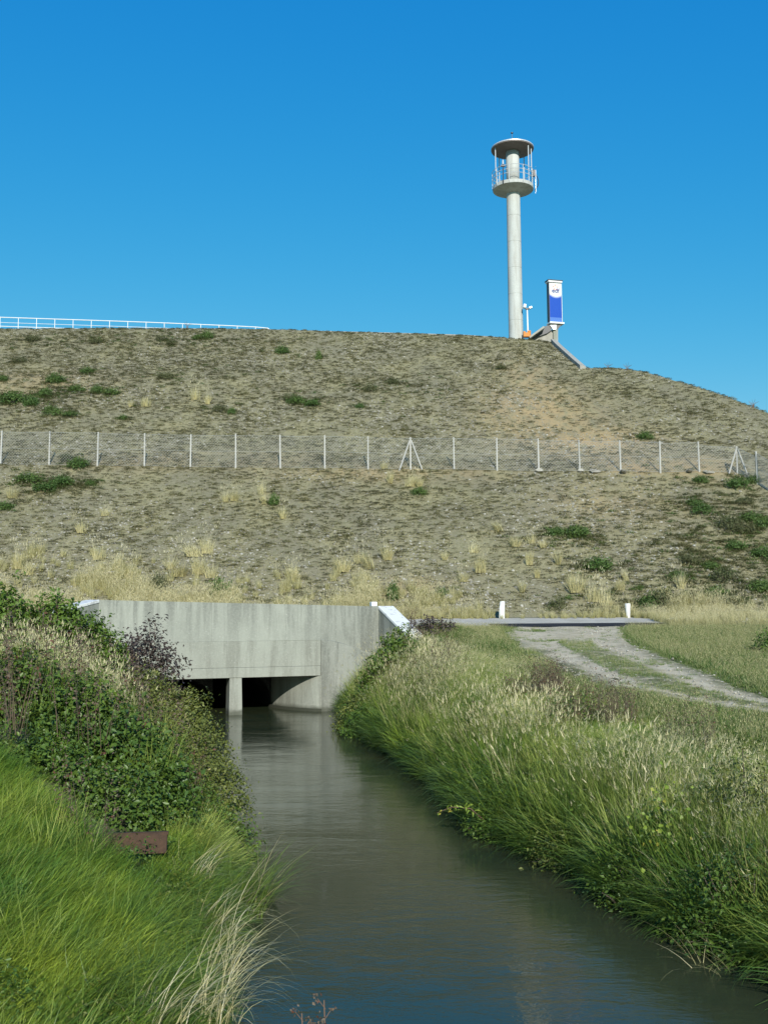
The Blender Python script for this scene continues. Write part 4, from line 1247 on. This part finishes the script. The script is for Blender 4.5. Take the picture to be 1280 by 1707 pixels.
# ================================================================== MEADOW AND BANK GRASS
def pts_in(n, x0, x1, y0, y1, dens):
    out = np.zeros((0, 2))
    while len(out) < n:
        x = U(x0, x1, n * 2); y = U(y0, y1, n * 2)
        k = rng.random(n * 2) < dens(x, y)
        out = np.concatenate([out, np.stack([x[k], y[k]], 1)])
    out = out[:n]
    return np.column_stack([out, terrain(out[:, 0], out[:, 1])])
def view(x, y, m=0.44):
    return (np.abs(x) / np.maximum(y, 0.5) < m) | ((y < 8) & (np.abs(x) < 5))
def on_track(x, y, pad=0.0):
    a = np.interp(y, tl[:, 0], tl[:, 1]); b = np.interp(y, tl[:, 0], tl[:, 2])
    return (x > a - pad) & (x < b + pad) & (y > 14.5) & (y < 43.7)
def rut_t(x, y):
    a = np.interp(y, tl[:, 0], tl[:, 1]); b = np.interp(y, tl[:, 0], tl[:, 2])
    return (x - a) / (b - a)
# short turf on the meadow beside and between the ruts
short_t = [tuft_mesh('turf', M['turf'], 34, 0.14, 0.16, 0.012, (0.2, 1.3), 0.7, 2, 3) for _ in range(4)]
def d_short(x, y):
    t = rut_t(x, y)
    on = on_track(x, y)
    mid = on & (np.abs(t - 0.5) < 0.13) & (y < 36)
    patch = np.clip(0.55 + 2.4 * fbm(x, y, 1.6, 91, 3), 0.0, 1)
    edge = on & ((t < 0.1) | (t > 0.92))
    d = np.where(on, np.where(mid, patch, np.where(edge, patch * 0.75, 0.35 * np.clip(3.5 * fbm(x, y, 1.3, 95, 3) - 0.1, 0.03, 1))), np.clip(0.75 + 1.5 * fbm(x, y, 2.0, 93, 3), 0.1, 1))
    return d * view(x, y) * (x - xr(y) > 3.4) * (y < 43.4)
P_ = pts_in(18500, 0, 22, 14, 43.5, d_short)
n = len(P_)
scatter('meadow_turf', P_, U(0.6, 1.35, n) * np.where(on_track(P_[:, 0], P_[:, 1]), 0.6, 1.0), U(0, 6.28, n), short_t, 'short grass on the meadow and between the ruts', 'grass')
P_ = pts_in(1800, 4, 18, 15, 43.4, lambda x, y: on_track(x, y, 0.1) * view(x, y) * np.clip(0.4 + 2 * fbm(x, y, 1.5, 98, 2), 0.05, 1))
n = len(P_)
scatter('track_gravel', P_ + np.array([0, 0, 0.03]), 0.02 + 0.07 * rng.random(n) ** 3, U(0, 6.28, n), rocks, 'loose stones lying on the dirt track', 'stones', np.stack([U(-.3, .3, n), U(-.3, .3, n)], 1))
P_ = pts_in(420, -6, 22, 48.6, 49.7, lambda x, y: view(x, y) * np.clip(0.4 + 3 * fbm(x, y, 1.5, 99, 2), 0.05, 1))
scatter('roadside_grass', P_, U(0.3, 0.7, len(P_)), U(0, 6.28, len(P_)), straw_t, 'dry grass growing over the far road edge', 'grass')
# dry verge grass right of the track, in front of the road
P_ = pts_in(700, 12.2, 22, 43.5, 49.0, lambda x, y: view(x, y) * np.clip(0.5 + 2 * fbm(x, y, 2.0, 97, 2), 0, 1) * np.where(y > 48.3, 1, np.where(y < 44.5, 0.6, 0.25)))
scatter('verge_grass', P_, U(0.45, 0.8, len(P_)), U(0, 6.28, len(P_)), straw_t, 'dry grass growing along the road verge', 'grass')

# tall grass of the right bank
def panicle_mesh(name, mat, n, r, h):
    """flowering grass: thin stalks ending in a loose plume of tiny spikelets"""
    L = Leaves()
    b = disc(n, r); a = U(0, 2 * np.pi, n)
    tips = L.blades(b, U(h * 0.75, h * 1.2, n), 0.006, a, U(0.02, 0.25, n), U(0.15, 0.8, n), 5, tint=U(0.5, 0.85, n))
    d = np.stack([np.cos(a), np.sin(a), np.full(n, -0.6)], 1)
    k = 9
    p = np.repeat(tips, k, 0) + np.repeat(d, k, 0) * U(-0.13, 0.01, n * k)[:, None] * np.array([0.5, 0.5, 1]) * -1 * np.array([-1, -1, 1]) + rng.normal(0, 0.012, (n * k, 3))
    L.blades(p, U(0.03, 0.06, n * k), 0.006, np.repeat(a, k) + rng.normal(0, 0.8, n * k), U(0.2, 1.2, n * k), 0.5, 1, tint=U(0.86, 1, n * k))
    return L.mesh(name, M[mat])
def tall(mat, n, h, w, bend, spread, seeds, segs=4):
    return [tuft_mesh('tall', M[mat], n, 0.15, h, w, bend, spread, segs, seeds) for _ in range(4)]
tall_bank = tall('bank', 56, 0.72, 0.010, (0.2, 1.3), 0.45, 0)
tall_lush = tall('lush', 52, 0.60, 0.012, (0.3, 1.4), 0.45, 0)
tall_sedge = tall('sedge', 54, 0.62, 0.012, (0.7, 2.0), 0.6, 0)
panicles = [panicle_mesh('panicle', m_, 12, 0.2, 0.78) for m_ in ('bank', 'bank', 'straw')]
def d_bank(x, y):
    d = x - xr(y)
    top = np.interp(y, [8, 14, 18, 24, 30, 38, 42], [8, 7, 5.0, 4.1, 4.3, 4.6, 4.6])
    q = (x - S0[0]) * NB[0] + (y - S0[1]) * NB[1]; r = (x - S0[0]) * E[0] + (y - S0[1]) * E[1]
    inwall = (q > -1.1) & (r < 4.0)
    return (d > 0.12) * np.clip((top - d) / 1.0, 0, 1) * view(x, y, 0.47) * (~inwall) * (y < 42.6) * (~on_track(x, y, -0.3))
Pb = pts_in(11500, -3, 14, 6.5, 43, d_bank)
n = len(Pb)
dd = (Pb[:, 0] - xr(Pb[:, 1]))
near = np.clip((1.2 - dd) / 1.0, 0, 1)
kindr = fbm(Pb[:, 0], Pb[:, 1], 2.6, 101, 3) + rng.normal(0, 0.08, n)
idx = np.where(rng.random(n) < near, 8, np.where(kindr > 0.12, 4, 0)) + rng.integers(0, 4, n)
zlim = np.clip(0.62 + 0.053 * Pb[:, 1], 1.25, 2.9) + 0.12 - 0.14 * np.clip((24 - Pb[:, 1]) / 6, 0, 1) * (dd > 3)
hs = np.clip((zlim - Pb[:, 2]) / 0.72, 0.22, 1.25) * U(0.8, 1.2, n)
# lean the waterside clumps out over the water (downslope is -x on this side)
tl_ = np.stack([rng.normal(0, 0.16, n), -0.35 * near + rng.normal(0, 0.16, n)], 1)
pn = (rng.random(n) < 0.06 + 0.5 * np.clip(fbm(Pb[:, 0], Pb[:, 1], 3.0, 141, 2), 0, 1)) & (near < 0.75)
idx = np.where(pn, 12 + rng.integers(0, 3, n), idx)
st_ = (rng.random(n) < 0.055 * np.clip((Pb[:, 1] - 9) / 8, 0.2, 1) * (0.4 + 3.5 * np.clip(fbm(Pb[:, 0], Pb[:, 1], 2.2, 145, 2) + 0.1, 0, 1))) & (near < 0.6)
idx = np.where(st_, 15 + rng.integers(0, 4, n), idx)
hs = hs * np.where(near > 0.3, U(0.6, 1.35, n), 1)
scatter('bank_grass', Pb, hs, np.where(near > 0.3, 0.0, U(0, 6.28, n)), tall_bank + tall_lush + tall_sedge + panicles + straw_t, 'tall mixed grass covering the right canal bank', 'grass', tl_, idx)

# left bank: lush near grass, sedge at the water, dry ridge above
lush_l = [tuft_mesh('lush_blades', M['lush'], 60, 0.16, 0.46, 0.011, (0.4, 1.6), 0.5, 4, 0, az=0.25) for _ in range(5)]
def d_left(x, y):
    d = xl(y) - x
    return (d > 0.1) * (d < 9) * view(x, y, 0.46) * np.where((y > 12.9) | ((d > 0.9) & (y > 11.0 + (d - 1.3) * 0.9)), np.where((d < 0.7) & (y < 14.2), 0.6, np.where((y > 17) & (y < 25) & (d > 2.2), 0.10, 0.0)), 1) * (y < 34)
Pl = pts_in(9500, -15, -1.2, 3.8, 36, d_left)
n = len(Pl)
dl_ = xl(Pl[:, 1]) - Pl[:, 0]
near = np.clip((0.9 - dl_) / 0.8, 0, 1)
far = Pl[:, 1] > 13.0
pk = fbm(Pl[:, 0], Pl[:, 1], 1.6, 121, 3)
idx = np.where(rng.random(n) < near * 0.8, 5, np.where(far | (rng.random(n) < 0.03), 9, np.where(pk < -0.17, 5, 0)))
idx = np.where(idx == 0, rng.integers(0, 5, n), np.where(idx == 5, 5 + rng.integers(0, 4, n), 9 + rng.integers(0, 4, n)))
tl_ = np.stack([rng.normal(0, 0.12, n), 0.6 * near + 0.12 + rng.normal(0, 0.12, n)], 1)
scatter('left_bank_grass'.replace('left_', 'lush_'), Pl, U(0.45, 1.10, n), np.where(idx < 5, rng.normal(0, 0.8, n), np.where(near > 0.3, 0, U(0, 6.28, n))), lush_l + tall_sedge + tall_bank, 'lush green grass covering the left canal bank', 'grass', tl_, idx)

# brown dock and mugwort stalks in the right bank
stalk = []
for _ in range(3):
    L = Leaves(); b = disc(7, 0.18)
    tips = L.blades(b, U(0.8, 1.15, 7), 0.012, U(0, 6.28, 7), U(0, .2, 7), U(0, .35, 7), 4, tint=U(0.2, 0.7, 7))
    pp = np.repeat(b * 0.5 + tips * 0.5, 26, 0) + (np.repeat(tips - b, 26, 0)) * U(-0.25, 0.5, 182)[:, None] + rng.normal(0, 0.025, (182, 3))
    L.leaves(pp, U(0.02, 0.05, 182), rng.normal(size=(182, 3)), None, 0.6)
    stalk.append(L.mesh('stalk', M['weed']))
stalk_t = stalk
# leafy weeds between the grasses
weed_t = []
for mat_, lf in (('leaf_dark', 0.05), ('leaf_mid', 0.05), ('leaf_mid', 0.04), ('leaf_olive', 0.035)):
    fm, c = shrub_mesh('weed_leaves', mat_, 0.24, 0.24, 0.46, 42, 9, lf, 0.12, up=0.4)
    weed_t.append(fm)
Pw = pts_in(620, -3, 12, 7, 42, lambda x, y: (d_bank(x, y) > 0) * (x - xr(y) < 2.6) * np.clip(0.25 + 5 * fbm(x, y, 1.8, 131, 2), 0.02, 1))
scatter('bank_weeds', Pw, U(0.7, 1.35, len(Pw)), U(0, 6.28, len(Pw)), weed_t, 'leafy green weeds among the grass of the right bank', 'weeds')
Pw = pts_in(380, -12, -1.4, 5, 34, lambda x, y: (xl(y) - x > 0.15) * (xl(y) - x < 5) * view(x, y) * np.where(y < 12.5, 0.15 + (xl(y) - x < 1.2) * 0.4, 1) * np.clip(0.3 + 4 * fbm(x, y, 1.8, 135, 2), 0.02, 1))
scatter('left_weeds'.replace('left_', 'leafy_'), Pw, U(0.6, 1.2, len(Pw)), U(0, 6.28, len(Pw)), weed_t, 'leafy green weeds in the left bank', 'weeds')

Pw = pts_in(420, -3, 12, 9, 42, lambda x, y: d_bank(x, y) * (x - xr(y) > 0.8) * np.clip(6 * fbm(x, y, 2.0, 111, 2), 0, 1) * (x - xr(y) < 3.2))
scatter('brown_weeds', Pw, U(0.55, 0.85, len(Pw)), U(0, 6.28, len(Pw)), stalk, 'brown weed stalks among the bank grass', 'weeds')
Pw = pts_in(60, -12, -2, 9.5, 33, lambda x, y: (xl(y) - x > 0.4) * (xl(y) - x < 6) * view(x, y))
scatter('dry_stems', Pw, U(0.8, 1.2, len(Pw)), U(0, 6.28, len(Pw)), stalk, 'dry stems standing in the left bank', 'weeds')

# ================================================================== SHRUBS ON THE BANKS
def bush(name, lab, cat, loc, rx, ry, rz, mat, nc, per, leaf, stem='bark', rot=0.0, aspect=0.6, up=0.5, grp=None, cr=0.16, k=14):
    t = thing(name, lab, cat, loc, rot, grp)
    fm, c = shrub_mesh('foliage', mat, rx, ry, rz, nc, per, leaf, cr, aspect=aspect, up=up)
    link('foliage', fm, t); link('stems', stems_mesh(c, stem, 0.014, k), t)
    return t
def gp(px, py, y):
    q = at_y(px, py, y); return Vector((q.x, y, tz(q.x, y) - 0.05))
def bush_at(name, lab, cat, x0, x1, top, y, mat, dens, leaf, grp=None, stem='bark', dy=0.8, **kw):
    """bush filling the photo columns x0..x1 at distance y, its top at photo row top"""
    a, b = at_y(x0, top, y), at_y(x1, top, y)
    cx, rx = (a.x + b.x) / 2, (b.x - a.x) / 2
    g = tz(cx, y) - 0.1
    g = max(g, 0.0)
    rz = max(0.35, a.z - g)
    nc = int(dens * rx * (rz + 0.5) * 100)
    return bush(name, lab, cat, Vector((cx, y, g)), rx, rx * dy, rz, mat, nc, 16, leaf, stem, grp=grp, **kw)
G1 = 'dark leafy bushes on the left bank'
bush_at('leafy_bush', 'dark leafy bush cut by the left picture edge above the near grass', 'bush', -70, 115, 1085, 15.6, 'leaf_dark', 3.2, 0.085, G1)
bush_at('leafy_bush', 'tallest dark leafy bush in the middle of the left bank', 'bush', 50, 235, 1135, 15.0, 'leaf_dark', 3.2, 0.085, G1)
bush_at('leafy_bush', 'dark leafy bush directly above the rusty plate', 'bush', 140, 305, 1205, 14.2, 'leaf_dark', 3.2, 0.08, G1)
bush_at('leafy_bush', 'low dark leafy bush at the lower left behind the near grass', 'bush', 40, 190, 1215, 14.0, 'leaf_dark', 3.2, 0.08, G1)
bush_at('leafy_bush', 'dark leafy bush right of the rusty plate close to the water', 'bush', 225, 335, 1275, 13.4, 'leaf_dark', 3.2, 0.07, G1)
bush_at('leafy_bush', 'dark leafy bush directly behind the rusty plate at its left', 'bush', 110, 270, 1275, 12.7, 'leaf_dark', 3.0, 0.065, G1)
bush_at('leafy_bush', 'low dark leafy bush behind the lush grass near the left edge', 'bush', 20, 150, 1245, 13.1, 'leaf_dark', 3.0, 0.07, G1)
G2 = 'green nettle bushes at the top of the left bank'
bush_at('nettle_bush', 'green nettle bush at the top left edge in front of the slope', 'bush', -70, 75, 984, 25.0, 'leaf_mid', 2.4, 0.11, G2)
bush_at('nettle_bush', 'green nettle bush between the left edge bush and the left wing wall', 'bush', 40, 150, 1000, 25.5, 'leaf_mid', 2.4, 0.11, G2)
bush_at('nettle_bush', 'green nettle bush in front of the left wing wall', 'bush', 110, 190, 1035, 26.5, 'leaf_mid', 2.6, 0.11, G2)
bush_at('nettle_bush', 'narrow green nettle bush beside the purple bush', 'bush', 150, 215, 1062, 26.0, 'leaf_mid', 2.6, 0.10, G2)
bush_at('elder_bush', 'purple brown leaved bush in front of the culvert wall', 'bush', 205, 305, 1052, 29.5, 'leaf_purple', 1.0, 0.11, None, 'reddish_bark', cr=0.3)
bush_at('elder_bush', 'smaller purple brown bush left of the larger one at the wall', 'bush', 185, 250, 1062, 28.5, 'leaf_purple', 1.0, 0.10, None, 'reddish_bark', cr=0.3)
G3 = 'olive bushes hanging over the left water edge'
bush_at('olive_bush', 'olive green bush under the purple bush by the culvert opening', 'bush', 190, 300, 1120, 25.5, 'leaf_olive', 2.4, 0.075, G3)
bush_at('olive_bush', 'olive green bush hanging over the water left of the culvert opening', 'bush', 255, 365, 1150, 24.0, 'leaf_olive', 2.4, 0.075, G3)
bush_at('olive_bush', 'olive bush in the middle of the left water edge', 'bush', 240, 385, 1195, 20.5, 'leaf_olive', 2.6, 0.065, G3)
bush_at('olive_bush', 'low olive bush further down the left water edge', 'bush', 290, 415, 1265, 17.8, 'leaf_olive', 2.8, 0.06, G3)
bush_at('olive_bush', 'olive bush behind the dark leafy bushes', 'bush', 160, 290, 1165, 19.0, 'leaf_olive', 2.4, 0.065, G3)
bush_at('leafy_bush', 'small green bush at the water above the drooping sedge', 'bush', 320, 430, 1350, 14.6, 'leaf_dark', 3.0, 0.055, G1)
Ph = pts_in(46, -7, -2, 12.8, 17.0, lambda x, y: (xl(y) - x > 0.9) * (xl(y) - x < 4.5) * view(x, y))
scatter('hedge_grass', Ph + np.array([0, 0, 0.35]), U(0.9, 1.4, len(Ph)), U(0, 6.28, len(Ph)), tall_bank[:2] + panicles[:2] + stalk_t[:1], 'tall grass and stems growing through the left bank bushes', 'grass')
Ps = pts_in(230, -12, -4, 18.5, 24, lambda x, y: (xl(y) - x > 1.6) * (xl(y) - x < 6.5) * view(x, y))
scatter('ridge_straw', Ps, U(0.7, 1.25, len(Ps)), U(0, 6.28, len(Ps)), straw_t + tall_bank, 'dry pale grass along the ridge of the left bank', 'grass')
bush_at('wing_shrub', 'dark shrub growing against the right wing wall', 'bush', 622, 705, 1055, 33.5, 'leaf_dark', 2.4, 0.10)
bush_at('wing_shrub', 'small dark shrub at the right end of the culvert wall by the grass', 'bush', 596, 648, 1098, 32.5, 'leaf_dark', 2.4, 0.09)
bush('wing_shrub', 'purplish low bramble behind the right wing coping', 'bush', gp(720, 1050, 37.5), 0.9, 0.6, 0.55, 'leaf_purple', 120, 14, 0.09, 'reddish_bark')
bush('waterside_bush', 'rounded green weed at the right waterline just below the culvert', 'bush', gp(612, 1215, 30.2), 0.75, 0.7, 0.75, 'leaf_mid', 220, 16, 0.07)
bush_at('bramble', 'mid green leafy bramble low on the right bank left of the others', 'bush', 1065, 1165, 1335, 13.0, 'leaf_mid', 2.2, 0.06)
bush_at('bramble', 'olive bramble at the right picture edge above the darker one', 'bush', 1150, 1340, 1262, 12.6, 'leaf_olive', 2.6, 0.05)
bush_at('bramble', 'dark leafy bramble in the lower right corner of the bank', 'bush', 1130, 1340, 1420, 11.0, 'leaf_dark', 2.4, 0.05)
bush('bramble', 'dark green weed bush overhanging the water on the right', 'bush', gp(830, 1385, 16.6), 0.5, 0.5, 0.5, 'leaf_mid', 150, 14, 0.05)
bush('meadow_shrub', 'small dark shrub at the right edge of the meadow', 'bush', gp(1290, 1100, 31.0), 0.55, 0.5, 0.8, 'leaf_mid', 120, 14, 0.09)

for i, (x0, x1, top, y, mat_, lab) in enumerate([(690, 770, 1262, 22.5, 'leaf_mid', 'green weed bush on the right waterline nearest the culvert but one'), (745, 800, 1300, 20.0, 'leaf_olive', 'olive weed bush on the right waterline behind the yellow leaved shoot'), (890, 985, 1385, 14.6, 'leaf_olive', 'olive weed bush on the right waterline halfway along the bank'),
                                             (1000, 1090, 1440, 12.6, 'leaf_dark', 'dark weed bush on the right waterline before the corner brambles'), (560, 640, 1160, 31.5, 'leaf_olive', 'olive weed bush at the right foot of the culvert wall')]):
    bush_at('waterside_bush', lab, 'bush', x0, x1, top, y, mat_, 2.2, 0.05 if y < 25 else 0.08, 'weed bushes along the right waterline', cr=0.22)

# yellow leaved shoot leaning out over the water
ys = at_z(800, 1350, 0.45)
t = thing('yellow_shoot', 'yellow leaved shoot leaning out over the water from the right bank', 'plant', (ys.x, ys.y, 0.25))
m = MB(); st = [Vector((0.1, 0, 0)), Vector((-0.15, -0.03, 0.22)), Vector((-0.45, -0.05, 0.25)), Vector((-0.68, -0.05, 0.16))]
m.tube(st, [0.01, 0.008, 0.006, 0.003], 4); m.build('stem', M['reddish_bark'], t)
L = Leaves(); tt = U(0.15, 1, 60)
pp = np.array([[np.interp(a, [0, .33, .66, 1], [s[i] for s in st]) for i in range(3)] for a in tt]) + rng.normal(0, 0.035, (60, 3))
L.leaves(pp, U(0.05, 0.1, 60), rng.normal(0, .5, (60, 3)) + np.array([0, -0.3, 0.8]), None, 0.4)
link('foliage', L.mesh('foliage', M['leaf_yellow']), t)
L = Leaves(); nn_ = 50
pp = rng.normal(0, 1, (nn_, 3)) * np.array([0.16, 0.15, 0.28])
b = gp(1090, 1380, 13.0)
L.leaves(pp, U(0.04, 0.065, nn_), rng.normal(0, .4, (nn_, 3)) + np.array([0, -0.9, 0.3]), None, 0.9)
b = at_y(1100, 1380, 12.3)
o = link('round_leaf_vine', L.mesh('round_leaf_vine', M['leaf_yellow']), None, b)
tag(o, 'vine with round yellow green leaves in front of the bramble', 'plant')

# arching dry grass at the near left waterside
def arch(name, lab, loc, n, h, mat, az, spread=0.8, bend=(1.2, 2.3), w=0.010, r=0.15):
    L = Leaves(); b = disc(n, r)
    L.blades(b, U(h * 0.6, h * 1.1, n), U(w * .6, w, n), az + rng.normal(0, spread, n), U(0.05, 0.5, n), U(*bend, n), 7)
    o = link(name, L.mesh(name, M[mat]), None, loc)
    return tag(o, lab, 'grass clump', 'arching dry grass clumps on the near left bank')
for dx, yy, n, h, lab in [(0.0, 8.7, 90, 1.05, 'arching straw grass clump drooping over the water at the bottom'), (-0.1, 10.8, 80, 0.95, 'tangle of dry grass above the bottom straw clump'), (-0.45, 11.8, 60, 0.9, 'dry grass clump just right of the rusty plate'), (-0.05, 9.7, 80, 0.95, 'thin dry grass clump between two straw clumps at the water'), (-0.3, 8.0, 60, 1.0, 'dry grass clump at the bottom edge left of the drooping straw')]:
    x_ = float(xl(yy)) + dx
    arch('dry_clump', lab, Vector((x_, yy, max(tz(x_, yy), 0.1) + 0.08)), n, h, 'straw_pale', 0.15, 0.8, (0.9, 2.5), 0.009, 0.25)
for px, py, yy, lab in [(405, 1420, 13.0, 'green sedge clump drooping far over the water on the left'), (395, 1450, 12.3, 'green sedge clump left of the longest drooping sedge')]:
    q = gp(px, py, yy)
    o = arch('sedge_clump', lab, q, 200, 1.2, 'sedge', 0.05, 0.6, (0.8, 1.7), 0.012, 0.3); o['group'] = 'drooping sedge clumps on the left'
for px, py, yy, lab in [(1215, 1560, 10.6, 'dry reed clump drooping over the water in the lower right'), (1150, 1500, 11.8, 'thin dry reed clump low on the right bank')]:
    q = gp(px, py, yy)
    o = arch('reed_clump', lab, q, 60, 1.0, 'straw', math.pi - 0.2, 0.9, (0.9, 2.0), 0.010, 0.35); o['group'] = 'dry reed clumps on the right'

# dead seed heads rising from below the frame
for px, py, h_, lab in [(540, 1668, 0.5, 'tall dark dead seed head at the bottom edge of the water'), (503, 1690, 0.4, 'shorter dark dead seed head at the bottom edge of the water')]:
    q = at_y(px, py, 6.2)
    t = thing('dead_seed_head', lab, 'weed', (q.x, 6.2, 0), 0, 'dead seed heads at the bottom')
    m = MB(); m.tube([(0.05, 0, -0.3), (0.02, 0, q.z * 0.6), (0, 0, q.z)], [0.008, 0.006, 0.004], 5)
    for k in range(5): m.tube([(0.01, 0, q.z * (0.80 + 0.04 * k)), (0.05 * math.cos(k * 2.2), 0.05 * math.sin(k * 2.2), q.z * (0.84 + 0.04 * k))], 0.003, 3)
    m.build('stem', M['reddish_bark'], t)
    L = Leaves(); k_ = 70
    pp = rng.normal(0, 0.016, (k_, 3)); zz = rng.integers(0, 5, k_)
    pp += np.stack([0.05 * np.cos(zz * 2.2), 0.05 * np.sin(zz * 2.2), q.z * (0.84 + 0.04 * zz)], 1)
    L.leaves(pp, U(0.012, 0.028, k_), rng.normal(size=(k_, 3)), None, 0.7)
    link('seed_head', L.mesh('seed_head', M['weed']), t)

# rusty plate in the left bank
q = at_y(228, 1408, 11.6)
rp_ = thing('rusty_plate', 'rusty brown steel plate lying in the left bank grass below dark bushes', 'steel plate', (q.x, 11.6, q.z), 0.12)
m = MB(); m.box((0, 0, 0), (0.66, 0.06, 0.22), m=Matrix.Rotation(-0.35, 3, 'X')); m.build('plate', M['rust'], rp_, bevel=0.008)
m = MB(); m.box((0, 0.05, 0.105), (0.68, 0.05, 0.03)); m.build('lip', M['rust'], rp_)
